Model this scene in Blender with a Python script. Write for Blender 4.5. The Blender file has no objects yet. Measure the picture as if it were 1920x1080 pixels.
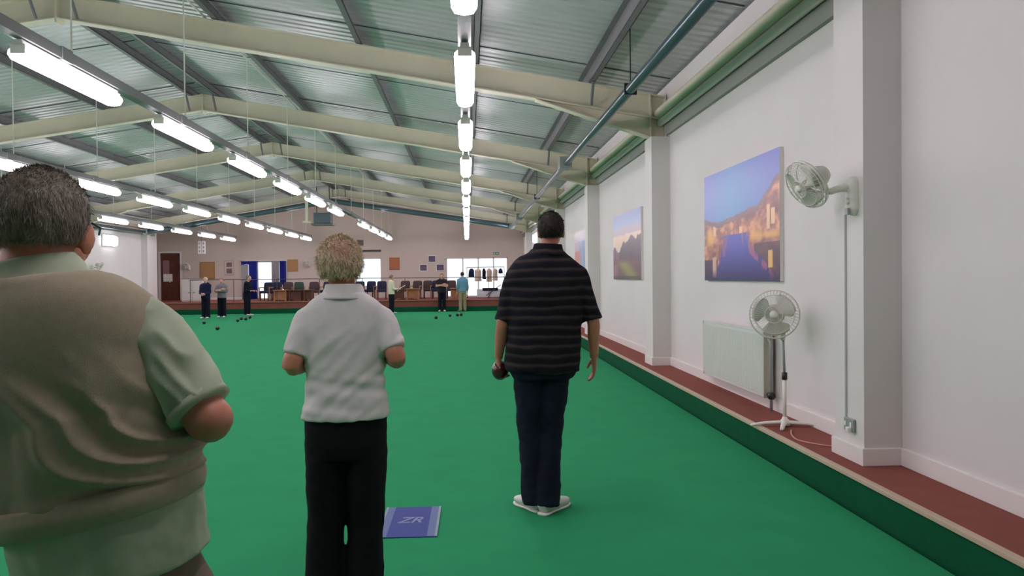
import bpy, bmesh, math, random
from mathutils import Vector, Matrix, noise
sc = bpy.context.scene
COL = sc.collection
PI = math.pi
random.seed(7)

# ---------------------------------------------------------------- camera
CAMH = 1.48
F = 1450.0
cam_d = bpy.data.cameras.new('camera')
cam = bpy.data.objects.new('camera', cam_d)
COL.objects.link(cam)
cam_d.sensor_width = 36.0
cam_d.lens = 36.0 * F / 1920.0
cam_d.clip_end = 200
cam.location = (0, 0, CAMH)
YAW, PITCH, ROLL = math.atan(83.8 / F), -math.atan(20.9 / 1452.4), 0.0105
cam.rotation_euler = (Matrix.Rotation(-YAW, 3, 'Z') @ Matrix.Rotation(PI / 2 + PITCH, 3, 'X') @ Matrix.Rotation(-ROLL, 3, 'Z')).to_euler()
sc.camera = cam
# ---------------------------------------------------------------- world, exposure
w = bpy.data.worlds.new('daylight'); sc.world = w
w.use_nodes = True
w.node_tree.nodes['Background'].inputs[0].default_value = (0.75, 0.86, 1.0, 1)
w.node_tree.nodes['Background'].inputs[1].default_value = 1.0
sc.view_settings.view_transform = 'Standard'
sc.view_settings.look = 'None'
sc.view_settings.gamma = 1.0
sc.view_settings.use_curve_mapping = False
sc.view_settings.exposure = 0.0
sc.cycles.max_bounces = 6
sc.cycles.diffuse_bounces = 4
sc.cycles.use_denoising = True
LAMP_POWER = 23.5
BULK_POWER = 12.0
DAY = 2.6

# ---------------------------------------------------------------- dimensions of the hall
XR, XP = 2.86, 2.60           # right wall, pilaster face
XL = -13.90                   # left wall
XC = -5.52                    # ridge
YF = 38.9                     # far wall
YB = -6.0                     # wall behind the viewer
YG = 34.0                    # far end of the green
ZL = 0.21                     # ledge height
ZP = 0.50                     # far platform
SL = 0.164                    # roof slope
def ztop(x):                  # top of the rafters
    return 4.46 + 0.93 - SL * abs(x - XC)
FR = [5.14 + 5.8 * k for k in range(-1, 6)]   # frame positions

# ---------------------------------------------------------------- materials
def lin(c):
    return tuple((v / 255 / 12.92 if v / 255 <= 0.04045 else ((v / 255 + 0.055) / 1.055) ** 2.4) for v in c)
MATS = {}
def mat(name, rgb, rough=0.6, metal=0.0, var=0.0, scale=20, bump=0.0, bscale=80, spec=0.5, sub=0.0, sheen=0.0, coat=0.0):
    if name in MATS: return MATS[name]
    m = bpy.data.materials.new(name); m.use_nodes = True
    nt = m.node_tree; b = nt.nodes['Principled BSDF']
    c = lin(rgb)
    b.inputs['Base Color'].default_value = (*c, 1)
    b.inputs['Roughness'].default_value = rough
    b.inputs['Metallic'].default_value = metal
    b.inputs['Specular IOR Level'].default_value = spec
    if sheen: b.inputs['Sheen Weight'].default_value = sheen
    if coat: b.inputs['Coat Weight'].default_value = coat
    if sub:
        b.inputs['Subsurface Weight'].default_value = sub
        b.inputs['Subsurface Scale'].default_value = 0.01
    tc = nt.nodes.new('ShaderNodeTexCoord')
    if var:
        n = nt.nodes.new('ShaderNodeTexNoise'); n.inputs['Scale'].default_value = scale; n.inputs['Detail'].default_value = 6
        r = nt.nodes.new('ShaderNodeValToRGB')
        r.color_ramp.elements[0].position = 0.3; r.color_ramp.elements[1].position = 0.7
        r.color_ramp.elements[0].color = (*[max(0, v * (1 - var)) for v in c], 1)
        r.color_ramp.elements[1].color = (*[min(1, v * (1 + var)) for v in c], 1)
        nt.links.new(tc.outputs['Object'], n.inputs['Vector'])
        nt.links.new(n.outputs['Fac'], r.inputs['Fac']); nt.links.new(r.outputs['Color'], b.inputs['Base Color'])
    if bump:
        n2 = nt.nodes.new('ShaderNodeTexNoise'); n2.inputs['Scale'].default_value = bscale; n2.inputs['Detail'].default_value = 4
        bp = nt.nodes.new('ShaderNodeBump'); bp.inputs['Strength'].default_value = bump; bp.inputs['Distance'].default_value = 0.01
        nt.links.new(tc.outputs['Object'], n2.inputs['Vector'])
        nt.links.new(n2.outputs['Fac'], bp.inputs['Height']); nt.links.new(bp.outputs['Normal'], b.inputs['Normal'])
    MATS[name] = m
    return m
def emit(name, rgb, power):
    m = bpy.data.materials.new(name); m.use_nodes = True
    nt = m.node_tree; nt.nodes.remove(nt.nodes['Principled BSDF'])
    e = nt.nodes.new('ShaderNodeEmission'); e.inputs[0].default_value = (*rgb, 1); e.inputs[1].default_value = power
    nt.links.new(e.outputs[0], nt.nodes['Material Output'].inputs[0])
    return m
def attr_mat(name, rough=0.5, layer='art', bump=0.0, bscale=60):
    m = bpy.data.materials.new(name); m.use_nodes = True
    nt = m.node_tree; b = nt.nodes['Principled BSDF']
    a = nt.nodes.new('ShaderNodeVertexColor'); a.layer_name = layer
    nt.links.new(a.outputs['Color'], b.inputs['Base Color']); b.inputs['Roughness'].default_value = rough
    if bump:
        tc = nt.nodes.new('ShaderNodeTexCoord')
        n2 = nt.nodes.new('ShaderNodeTexNoise'); n2.inputs['Scale'].default_value = bscale
        bp = nt.nodes.new('ShaderNodeBump'); bp.inputs['Strength'].default_value = bump; bp.inputs['Distance'].default_value = 0.01
        nt.links.new(tc.outputs['Object'], n2.inputs['Vector']); nt.links.new(n2.outputs['Fac'], bp.inputs['Height']); nt.links.new(bp.outputs['Normal'], b.inputs['Normal'])
    return m

M_WALL = mat('wall_paint', (222, 216, 214), 0.75, var=0.02, scale=1.5, bump=0.05, bscale=120)
M_FARWALL = mat('far_wall_paint', (205, 192, 180), 0.8, var=0.02, scale=1.5)
M_SKIRT = mat('skirting_gloss', (232, 226, 222), 0.4)
M_GREEN = mat('green_baize', (44, 146, 96), 0.95, var=0.05, scale=3, bump=0.15, bscale=300, spec=0.1)
M_BANK = mat('bank_carpet', (16, 86, 56), 0.95, var=0.06, scale=8, bump=0.3, bscale=200, spec=0.1)
M_DITCH = mat('ditch_lining', (12, 40, 28), 0.95, spec=0.1)
M_RED = mat('red_brown_carpet', (140, 84, 76), 0.95, var=0.06, scale=6, bump=0.2, bscale=250, spec=0.1)
M_NOSING = mat('pale_nosing', (196, 172, 152), 0.5)
M_SHEET = mat('roof_sheet_metal', (202, 203, 204), 0.36, metal=0.45, var=0.05, scale=2)
M_PURLIN = mat('galvanised_steel', (116, 116, 118), 0.5, metal=0.3, var=0.08, scale=4)
M_RAFTER = mat('cream_paint_steel', (216, 210, 188), 0.5, var=0.03, scale=3)
M_PIPE = mat('teal_grey_pipe', (88, 104, 112), 0.28, metal=0.4)
M_EAVEBAND = mat('eave_band_grey_green', (142, 146, 138), 0.6)
M_WHITEPL = mat('white_plastic', (232, 230, 220), 0.35)
M_GREYPL = mat('grey_plastic', (150, 156, 152), 0.4)
M_WHITEMETAL = mat('white_enamel', (214, 216, 210), 0.35)
M_TRUNK = mat('trunking_grey', (116, 118, 118), 0.5)
M_DARK = mat('dark_metal', (52, 54, 56), 0.4, metal=0.4)
M_LAMP = emit('lamp_diffuser_glow', (1.0, 0.89, 0.98), LAMP_POWER)
M_BULK = emit('bulkhead_glow', (0.92, 0.94, 1.0), BULK_POWER)
M_DAY = emit('daylit_pane', (0.84, 0.92, 1.0), 1.5)

# ---------------------------------------------------------------- mesh helpers
def link(name, me, m=None, parent=None, smooth=False):
    o = bpy.data.objects.new(name, me); COL.objects.link(o)
    if m is not None:
        me.materials.clear() if len(me.materials) else None
        me.materials.append(m)
    if smooth:
        me.polygons.foreach_set('use_smooth', [True] * len(me.polygons))
    if parent is not None: o.parent = parent
    return o
def obj(name, bm, m, parent=None, smooth=False, origin=None):
    me = bpy.data.meshes.new(name)
    if origin is not None: bmesh.ops.translate(bm, verts=bm.verts, vec=-Vector(origin))
    bmesh.ops.recalc_face_normals(bm, faces=bm.faces)
    bm.to_mesh(me); bm.free()
    o = link(name, me, m, parent, smooth)
    if origin is not None: o.location = origin
    return o
def tag(o, label, cat, group=None, kind=None):
    o['label'] = label; o['category'] = cat
    if group: o['group'] = group
    if kind: o['kind'] = kind
    return o
def thing(name, label, cat, loc=(0, 0, 0), rz=0, group=None):
    o = bpy.data.objects.new(name, None); COL.objects.link(o); o.empty_display_size = 0.1
    o.location = loc; o.rotation_euler = (0, 0, rz)
    return tag(o, label, cat, group)
def struct(name, bm, m, parent=None, smooth=False):
    o = obj(name, bm, m, parent, smooth)
    if parent is None: o['kind'] = 'structure'
    return o
def dup(root, loc, label, rz=None, group=None):
    r = root.copy(); COL.objects.link(r); r.location = loc; r['label'] = label
    if rz is not None: r.rotation_euler = (0, 0, rz)
    if group: r['group'] = group
    for ch in list(root.children):
        c = ch.copy(); COL.objects.link(c); c.parent = r
        for g in list(ch.children):
            d = g.copy(); COL.objects.link(d); d.parent = c
    return r
def B(): return bmesh.new()
def box(bm, c, s, R=None, bevel=0.0):
    r = bmesh.ops.create_cube(bm, size=1.0)
    vs = r['verts']
    for v in vs:
        p = Vector((v.co.x * s[0], v.co.y * s[1], v.co.z * s[2]))
        if R is not None: p = R @ p
        v.co = p + Vector(c)
    if bevel:
        es = list({e for v in vs for e in v.link_edges})
        bmesh.ops.bevel(bm, geom=es, offset=bevel, segments=2, affect='EDGES', profile=0.5)
    return vs
def box2(bm, a, b, bevel=0.0):
    return box(bm, [(a[i] + b[i]) / 2 for i in range(3)], [abs(b[i] - a[i]) for i in range(3)], None, bevel)
def frames(pts, ref):
    out = []
    n = len(pts)
    for i in range(n):
        t = (pts[min(i + 1, n - 1)] - pts[max(i - 1, 0)])
        t = t.normalized() if t.length > 1e-9 else Vector((0, 0, 1))
        s = t.cross(ref)
        if s.length < 1e-4: s = t.cross(Vector((1, 0, 0.01)))
        s.normalize(); u = s.cross(t).normalized()
        out.append((s, u))
    return out
def smooth_path(pts, rad, k):
    if k <= 1 or len(pts) < 3: return pts, rad
    P, Rr = [], []
    n = len(pts)
    def cr(a, b, c, d, t):
        return 0.5 * ((2 * b) + (c - a) * t + (2 * a - 5 * b + 4 * c - d) * t * t + (3 * b - a - 3 * c + d) * t ** 3)
    for i in range(n - 1):
        p = [pts[max(i - 1, 0)], pts[i], pts[i + 1], pts[min(i + 2, n - 1)]]
        r = [rad[max(i - 1, 0)], rad[i], rad[i + 1], rad[min(i + 2, n - 1)]]
        for j in range(k):
            t = j / k
            P.append(cr(*p, t)); Rr.append(tuple(max(0.0005, cr(*[q[c] for q in r], t)) for c in (0, 1)))
    P.append(pts[-1]); Rr.append(rad[-1])
    return P, Rr
def tube(bm, pts, rad, seg=12, ref=(0, 1, 0), power=2.0, k=1, caps=True):
    pts = [Vector(p) for p in pts]
    rad = [(r, r) if not isinstance(r, (tuple, list)) else tuple(r) for r in (rad if isinstance(rad, (list, tuple)) else [rad] * len(pts))]
    pts, rad = smooth_path(pts, rad, k)
    fr = frames(pts, Vector(ref))
    rings = []
    for p, (a, b), (s, u) in zip(pts, rad, fr):
        ring = []
        for i in range(seg):
            th = 2 * PI * i / seg; c, sn = math.cos(th), math.sin(th)
            x = math.copysign(abs(c) ** (2 / power), c); y = math.copysign(abs(sn) ** (2 / power), sn)
            ring.append(bm.verts.new(p + s * a * x + u * b * y))
        rings.append(ring)
    for a, b in zip(rings, rings[1:]):
        for i in range(seg):
            j = (i + 1) % seg
            bm.faces.new((a[i], a[j], b[j], b[i]))
    if caps:
        bm.faces.new(list(reversed(rings[0]))); bm.faces.new(rings[-1])
    return rings
def ell(bm, c, r, R=None, u=20, v=12):
    res = bmesh.ops.create_uvsphere(bm, u_segments=u, v_segments=v, radius=1.0)
    for q in res['verts']:
        p = Vector((q.co.x * r[0], q.co.y * r[1], q.co.z * r[2]))
        if R is not None: p = R @ p
        q.co = p + Vector(c)
    return res['verts']
def lathe(bm, prof, seg=24, M=None):
    rings = []
    for (r, z) in prof:
        ring = []
        for i in range(seg):
            th = 2 * PI * i / seg
            p = Vector((r * math.cos(th), r * math.sin(th), z))
            ring.append(bm.verts.new(M @ p if M is not None else p))
        rings.append(ring)
    for a, b in zip(rings, rings[1:]):
        for i in range(seg):
            j = (i + 1) % seg
            bm.faces.new((a[i], a[j], b[j], b[i]))
    bm.faces.new(list(reversed(rings[0]))); bm.faces.new(rings[-1])
def prism(bm, poly, axis, a, b):
    """poly: 2-D outline; axis 'x': (y,z), 'y': (x,z), 'z': (x,y)"""
    def P(q, d):
        return {'x': (d, q[0], q[1]), 'y': (q[0], d, q[1]), 'z': (q[0], q[1], d)}[axis]
    va = [bm.verts.new(P(q, a)) for q in poly]; vb = [bm.verts.new(P(q, b)) for q in poly]
    n = len(poly)
    bm.faces.new(va); bm.faces.new(list(reversed(vb)))
    for i in range(n):
        j = (i + 1) % n
        bm.faces.new((va[i], vb[i], vb[j], va[j]))
def union(bm, voxel, smooth=4, fac=0.5):
    """one continuous surface out of overlapping closed shapes"""
    bmesh.ops.recalc_face_normals(bm, faces=bm.faces)
    me = bpy.data.meshes.new('tmp'); bm.to_mesh(me); bm.free()
    o = bpy.data.objects.new('tmp', me); COL.objects.link(o)
    r = o.modifiers.new('r', 'REMESH'); r.mode = 'VOXEL'; r.voxel_size = voxel; r.adaptivity = 0
    if smooth:
        s = o.modifiers.new('s', 'SMOOTH'); s.factor = fac; s.iterations = smooth
    dg = bpy.context.evaluated_depsgraph_get(); dg.update()
    out = bpy.data.meshes.new_from_object(o.evaluated_get(dg))
    bpy.data.objects.remove(o); bpy.data.meshes.remove(me)
    return out
def displace(me, fn):
    """fn(co, normal) -> metres along the normal"""
    ns = [v.normal.copy() for v in me.vertices]
    for v, n in zip(me.vertices, ns):
        v.co = v.co + n * fn(v.co, n)
    me.update()
def drop_front(me, centre, RZi, z0, k):
    """lower the front of a neckline under the chin"""
    c = Vector(centre)
    for v in me.vertices:
        q = RZi @ (v.co - c)
        f = max(0.0, min(1.0, (q.z - z0) / .16)); f = f * f * (3 - 2 * f)
        if f > 0: v.co.z -= max(0.0, q.y + .035) * k * f
    me.update()
def sstep(a, b, x):
    t = max(0.0, min(1.0, (x - a) / (b - a))); return t * t * (3 - 2 * t)
def ordinal(n):
    return ['nearest', 'second', 'third', 'fourth', 'fifth', 'sixth', 'seventh', 'eighth', 'ninth', 'tenth', 'eleventh', 'twelfth', 'thirteenth'][n]

# ================================================================ THE SHELL
XG = 2.36     # edge of the green, right
XK = 2.41     # bank face
XGl, XKl = -13.35, -13.4
bm = B(); box2(bm, (XGl, YB, -0.12), (XG, YG - 0.06, 0)); struct('floor', bm, M_GREEN)
bm = B()
box2(bm, (XKl, YB, -0.16), (XK, YG, -0.121))
struct('trim_1', bm, M_DITCH)
# banks
bm = B(); box2(bm, (XK, YB, -0.16), (XR + 0.1, YG + 0.02, ZL - 0.012)); struct('trim_2', bm, M_BANK)
bm = B(); box2(bm, (XL - 0.1, YB, -0.16), (XKl, YG + 0.02, ZL - 0.012)); struct('trim_3', bm, M_BANK)
bm = B(); box2(bm, (XL - 0.1, YG + 0.02, -0.16), (XR + 0.1, YG + 0.10, ZL)); struct('trim_4', bm, M_BANK)
# ledge carpets
bm = B(); box2(bm, (XK + 0.035, YB, ZL - 0.012), (XR + 0.1, YG + 0.02, ZL)); struct('floor.001', bm, M_RED)
bm = B(); box2(bm, (XL - 0.1, YB, ZL - 0.012), (XKl - 0.035, YG + 0.02, ZL)); struct('floor.002', bm, M_RED)
bm = B(); box2(bm, (XK - 0.012, YB, ZL - 0.022), (XK + 0.035, YG + 0.02, ZL + 0.006), 0.004); struct('trim_5', bm, M_NOSING)
bm = B(); box2(bm, (XKl - 0.035, YB, ZL - 0.022), (XKl + 0.012, YG + 0.02, ZL + 0.006), 0.004); struct('trim_6', bm, M_NOSING)
# far platform, red-brown face and top
bm = B(); box2(bm, (XL - 2.2, YG + 0.10, -0.16), (XR + 0.1, YF + 0.2, ZP)); struct('floor.003', bm, M_RED)
bm = B(); box2(bm, (XL + 0.02, YG + 0.06, ZP - 0.03), (XR - 0.02, YG + 0.13, ZP + 0.012), 0.004)
struct('trim_7', bm, mat('platform_nosing', (150, 96, 78), 0.5))
# right wall with its pilasters
bm = B()
EB = 3.45
box2(bm, (XR, YB, ZL - 0.1), (XR + 0.25, YF, 4.18))
for y in FR + [40.1]:
    if y < YF: box2(bm, (XP, y - 0.2, ZL - 0.05), (XR + 0.1, y + 0.2, 3.43))
struct('wall_right', bm, M_WALL)
bm = B()
box2(bm, (XR - 0.02, YB, ZL), (XR + 0.01, YF - .02, ZL + 0.115), 0.004)
for y in FR:
    box2(bm, (XP - 0.02, y - 0.22, ZL), (XR, y + 0.22, ZL + 0.115), 0.004)
struct('baseboard_right', bm, M_SKIRT)
# left wall
bm = B()
box2(bm, (XL - 0.25, YB, ZL - 0.1), (XL, 35.6, 4.18))
for y in FR: 
    if y < 35: box2(bm, (XL - 0.1, y - 0.2, ZL - 0.05), (XL + 0.26, y + 0.2, 3.43))
struct('wall_left', bm, M_WALL)
bm = B()
box2(bm, (XL - 0.01, YB, ZL), (XL + 0.02, 35.6, ZL + 0.115), 0.004)
struct('baseboard_left', bm, M_SKIRT)
bm = B(); box2(bm, (XL - 2.2, 35.6, ZP - 0.1), (XL - 2.0, YF, 4.02)); box2(bm, (XL - 2.2, 35.4, ZP - .1), (XL - 0.25, 35.6, 4.02)); struct('wall_left.001', bm, M_WALL)
# wall behind the viewer
bm = B(); prism(bm, [(XL - 0.25, -0.16), (XR + 0.25, -0.16), (XR + 0.25, ztop(XR) + .22), (XC, ztop(XC) + .24), (XL - 0.25, ztop(XL) + .22)], 'y', YB - 0.2, YB); struct('wall_back', bm, M_WALL)

# far wall with openings (door frames, windows) built from panels
def u2x(u, Y):
    k = (u - 876) / F; return k * Y / (1 - .0577 * k)
def v2z(u, v, Y): return CAMH - (v - (520 + 0.0105 * (876 - u))) * (Y + .0577 * u2x(u, Y)) / F
openings = [  # x0, x1, z0, z1 : left door, curtained doors, middle window, right patio doors
    (u2x(303, YF), u2x(340, YF), ZP, v2z(320, 475, YF)),
    (u2x(457, YF), u2x(537, YF), ZP, v2z(497, 490, YF)),
    (u2x(668, YF), u2x(716, YF), ZP + 0.5, v2z(692, 484, YF)),
    (u2x(837, YF), u2x(952, YF), ZP, v2z(895, 483, YF)),
]
bm = B()
xs = XL - 2.2
zmid = 2.9
for (x0, x1, z0, z1) in openings:
    box2(bm, (xs, YF, ZP - 0.1), (x0, YF + 0.22, zmid))
    if z0 > ZP: box2(bm, (x0, YF, ZP - 0.1), (x1, YF + 0.22, z0))
    box2(bm, (x0, YF, z1), (x1, YF + 0.22, zmid))
    xs = x1
box2(bm, (xs, YF, ZP - 0.1), (XR + 0.25, YF + 0.22, zmid))
prism(bm, [(XL - 2.2, zmid), (XR + 0.25, zmid), (XR + 0.25, ztop(XR) + .2), (XC, ztop(XC) + .24), (XL - 2.2, ztop(XL - 2.2) + .2)], 'y', YF, YF + 0.22)
struct('wall_far', bm, M_FARWALL)
bm = B(); box2(bm, (XL - 2.0, YF - 0.02, ZP), (openings[0][0] - .05, YF, ZP + .12))
for a, b in zip(openings, openings[1:] + [(XR, 0, 0, 0)]):
    if a[2] > ZP: continue
    box2(bm, (a[1] + .05, YF - 0.02, ZP), (b[0] - .05, YF, ZP + .12))
struct('baseboard_far', bm, M_SKIRT)

# ---- roof: corrugated sheets running down the slope (ribs across the hall)
def roof_side(x0, x1, name):
    bm = B()
    prof = []
    y = YB - 0.1
    P = 0.19
    while y < YF + 0.2:
        prof += [(y, 0.0), (y + 0.105, 0.0), (y + 0.125, 0.032), (y + 0.17, 0.032)]
        y += P
    xs = [x0 + (x1 - x0) * i / 4 for i in range(5)]
    rows = []
    for (yy, dz) in prof:
        rows.append([bm.verts.new((x, yy, ztop(x) + 0.215 + dz)) for x in xs])
    for a, b in zip(rows, rows[1:]):
        for i in range(4):
            bm.faces.new((a[i], a[i + 1], b[i + 1], b[i]))
    o = struct(name, bm, M_SHEET)
    md = o.modifiers.new('thick', 'SOLIDIFY'); md.thickness = 0.012; md.offset = 1
    return o
roof_side(XC, XR + 0.3, 'ceiling')
roof_side(XC, XL - 2.3, 'ceiling.001')
# sheet lap seams: dark sealing strips under the sheets
bm = B()
y = 2.0
while y < YF - 1:
    for (xa, xb) in ((XC + .1, XR), (XC - .1, XL)):
        a = math.atan(SL) * (1 if xb > xa else -1)
        L = abs(xb - xa) / math.cos(a)
        xm = (xa + xb) / 2
        box(bm, (xm, y, ztop(xm) + 0.208), (L, 0.022, 0.008), Matrix.Rotation(a, 3, 'Y'))
    y += 2.9
struct('trim_8', bm, mat('seam_sealant', (70, 76, 78), 0.7))

# ---- eaves: grey-green band, white box gutter, cream rail
M_GUT = mat('eave_trim_white', (224, 212, 208), 0.5)
for s, X0, nm in ((1, XR, 0), (-1, XL, 3)):
    bm = B()
    ends = [YB] + FR + [YF if s > 0 else 35.5]
    for a, b in zip(ends, ends[1:]):
        if b - a > 1:
            box2(bm, (X0 - s * 0.05, a + 0.21, EB), (X0 - s * 0.002, b - 0.21, EB + 0.15))
    struct('trim_%d' % (9 + nm), bm, M_EAVEBAND)
    bm = B(); tube(bm, [(X0 - s * 0.09, YB, EB + 0.20), (X0 - s * 0.09, ends[-1] - .02, EB + 0.20)], 0.052, 14, ref=(0, 0, 1))
    struct('trim_%d' % (10 + nm), bm, M_GUT, smooth=True)
    bm = B(); tube(bm, [(X0 - s * 0.11, YB, EB + 0.33), (X0 - s * 0.11, ends[-1] - .02, EB + 0.33)], 0.07, 14, ref=(0, 0, 1))
    struct('trim_%d' % (11 + nm), bm, M_RAFTER, smooth=True)

# ================================================================ STEEL FRAMES
def slope_R(side): return Matrix.Rotation(math.atan(SL) * side, 3, 'Y')
def rafter(k, y):
    d = 0.34
    lab = ['behind the viewer, out of sight', 'nearest, almost overhead', 'running from above the large harbour picture column to the top left',
           'second one fully in view going away', 'third one fully in view going away', 'fourth one fully in view going away', 'farthest one, close to the far wall'][k]
    t = thing('roof_rafter', 'cream steel portal rafter, ' + lab, 'beam', (XC, y, 0), 0, 'cream roof rafters')
    for s, XE in ((1, XR - 0.02), (-1, XL + 0.02)):
        bm = B()
        L = abs(XE - XC)
        def zz(x): return ztop(x)
        # web
        prism(bm, [(XC, zz(XC)), (XE, zz(XE)), (XE, zz(XE) - d), (XC, zz(XC) - d)], 'y', y - 0.006, y + 0.006)
        for dz in (0, -d + 0.016):
            prism(bm, [(XC, zz(XC) + dz), (XE, zz(XE) + dz), (XE, zz(XE) + dz - 0.016), (XC, zz(XC) + dz - 0.016)], 'y', y - 0.085, y + 0.085)
        o = obj('rafter_beam', bm, M_RAFTER, t, origin=(XC, y, 0)); o.location = (0, 0, 0)
        # haunch
        xs_ = XE - s * 1.85; xe = XE - s * 0.22
        bm = B()
        prism(bm, [(xs_, zz(xs_) - d), (xe, zz(xe) - d), (xe, 3.45)], 'y', y - 0.006, y + 0.006)
        prism(bm, [(xs_, zz(xs_) - d), (xe, 3.45), (xe, 3.434), (xs_, zz(xs_) - d - 0.016)], 'y', y - 0.085, y + 0.085)
        o = obj('haunch', bm, M_RAFTER, t, origin=(XC, y, 0)); o.location = (0, 0, 0)
        # column head
        bm = B()
        box2(bm, (xe - s * 0.012, y - 0.095, 3.432), (xe + s * 0.004, y + 0.095, zz(xe) + 0.02))
        box2(bm, (xe, y - 0.008, 3.432), (XE, y + 0.008, zz(XE)))
        box2(bm, (XE - s * 0.014, y - 0.095, 3.432), (XE, y + 0.095, zz(XE) + 0.02))
        box2(bm, (xe, y - 0.095, 3.432), (XE, y + 0.095, 3.444))
        o = obj('column_head', bm, M_RAFTER, t, origin=(XC, y, 0)); o.location = (0, 0, 0)
    bm = B(); box2(bm, (XC - 0.012, y - 0.09, ztop(XC) - d - 0.06), (XC + 0.012, y + 0.09, ztop(XC) + 0.01))
    o = obj('apex_plate', bm, M_RAFTER, t, origin=(XC, y, 0)); o.location = (0, 0, 0)
for k, y in enumerate(FR):
    rafter(k, y)

PX = [-5.25, -3.45, -1.5, 0.12, 1.75]
allp = PX + [2 * XC - x for x in PX]
plab = ['first right of the ridge', 'second right of the ridge', 'third right of the ridge', 'above the right-hand row of strip lights', 'closest to the right wall']
for i, x in enumerate(allp):
    lab = plab[i] if i < 5 else plab[i - 5].replace('right', 'left').replace('left-hand', 'far left-hand')
    bm = B()
    z0 = ztop(x)
    s = 1 if x > XC else -1
    y0, y1 = YB, YF
    box2(bm, (x - 0.004, y0, z0 + 0.004), (x + 0.004, y1, z0 + 0.19))
    box2(bm, (x - 0.004, y0, z0 + 0.004), (x + 0.075, y1, z0 + 0.012))
    box2(bm, (x - 0.075, y0, z0 + 0.182), (x + 0.004, y1, z0 + 0.19))
    box2(bm, (x + 0.067, y0, z0 + 0.004), (x + 0.075, y1, z0 + 0.03))
    tag(obj('purlin', bm, M_PURLIN), 'long galvanised steel roof purlin, ' + lab, 'purlin', 'roof purlins')
# fly braces from purlin to the bottom of the rafter
n = 0
for k, y in enumerate(FR[1:], 1):
    for x, w in ((PX[0], 'beside the ridge'), (PX[4], 'near the right wall'), (2 * XC - PX[0], 'left of the ridge')):
        bm = B()
        tube(bm, [(x + 0.02, y - 0.30, ztop(x) - 0.028), (x + 0.02, y - 0.10, ztop(x) - 0.31)], (0.022), 6)
        tag(obj('fly_brace', bm, M_PURLIN), 'short dark steel brace %s on the %s rafter ahead' % (w, ordinal(k - 1)), 'brace', 'fly braces')
# conduit clipped beside the second purlin
bm = B(); tube(bm, [(PX[1] - 0.12, YB + .1, ztop(PX[1] - .12) + 0.03), (PX[1] - 0.12, YF - 0.05, ztop(PX[1] - .12) + 0.03)], 0.014, 8, ref=(0, 0, 1))
tag(obj('conduit', bm, M_GUT, smooth=True), 'thin pale conduit running beside the second roof purlin right of the ridge', 'conduit')

# ================================================================ STRIP LIGHTS
ROWS = [(0.0, 'in the right-hand row'), (-3.65, 'in the bright diagonal row below the ridge'), (-7.45, 'in the second row left of the ridge'), (-11.0, 'in the leftmost row')]
ZLAMP = 3.35
def make_lamp():
    t = thing('strip_light', 'x', 'light', (0, 0, ZLAMP), 0, 'suspended strip lights')
    bm = B()
    prism(bm, [(-0.035, 0.115), (0.035, 0.115), (0.042, 0.068), (-0.042, 0.068)], 'y', 0.0, 1.75)
    obj('housing', bm, M_WHITEMETAL, t)
    bm = B()
    pts = [(-0.046, 0.067), (-0.086, 0.03), (-0.090, 0.0), (-0.065, -0.042), (0, -0.054), (0.065, -0.042), (0.090, 0.0), (0.086, 0.03), (0.046, 0.067)]
    prism(bm, pts, 'y', 0.02, 1.73)
    obj('diffuser', bm, M_LAMP, t)
    for yy, nm in ((0.0, 0), (1.73, 1)):
        bm = B(); box2(bm, (-0.06, yy, 0.0), (0.06, yy + 0.02, 0.08), 0.004); obj('end_cap', bm, M_WHITEPL, t)
    return t
proto = None
for r, (x, rl) in enumerate(ROWS):
    bm = B()
    zt = ZLAMP + 0.170
    box2(bm, (x - 0.055, -5.8, zt - 0.04), (x + 0.055, 37.6, zt + 0.055))
    tr = tag(obj('trunking', bm, M_TRUNK), 'long grey trunking rail carrying the lights ' + rl, 'trunking', 'lighting trunking')
    y = 4.35
    while y < 37:
        bm = B(); box2(bm, (x - 0.066, y - 0.09, zt - 0.052), (x + 0.066, y + 0.09, zt + 0.066)); obj('coupling', bm, M_TRUNK, tr)
        bm = B(); tube(bm, [(x, y + .2, zt + 0.04), (x, y + .2, ztop(x) + 0.21)], 0.009, 6, ref=(0, 1, 0)); obj('suspension_wire', bm, M_WHITEPL, tr)
        y += 2.9
    for k in range(-1, 12):
        y = 3.67 + 2.9 * k
        if k == 7 and r == 1: continue
        lab = 'lit white strip light, %s one ahead %s' % (ordinal(k), rl) if k >= 0 else 'lit white strip light behind the viewer, %s %s' % (ordinal(-k - 1), rl)
        if proto is None:
            proto = make_lamp(); t = proto; t['label'] = lab; t.location = (x, y, ZLAMP)
        else:
            t = dup(proto, (x, y, ZLAMP), lab)
        bm = None

# wall mounted bright bulkhead lights near the far end
def bulkhead(x, y, side, label):
    t = thing('wall_light', label, 'light', (x, y, 3.05), 0, 'bright wall lights near the far end')
    bm = B(); box2(bm, (0, -0.55, -0.22), (-side * 0.05, 0.55, 0.22), 0.006); obj('back_plate', bm, M_WHITEMETAL, t)
    bm = B(); prism(bm, [(-side * 0.051, -0.2), (-side * 0.051, 0.2), (-side * 0.14, 0.14), (-side * 0.14, -0.14)], 'y', -0.52, 0.52); obj('diffuser', bm, M_BULK, t)
bulkhead(XR, 31.3, 1, 'bright white wall light on the right wall, beside the dark-haired man\'s head')
bulkhead(XL, 30.9, -1, 'bright white wall light on the left wall, beside the grey-haired man\'s ear')

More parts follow.
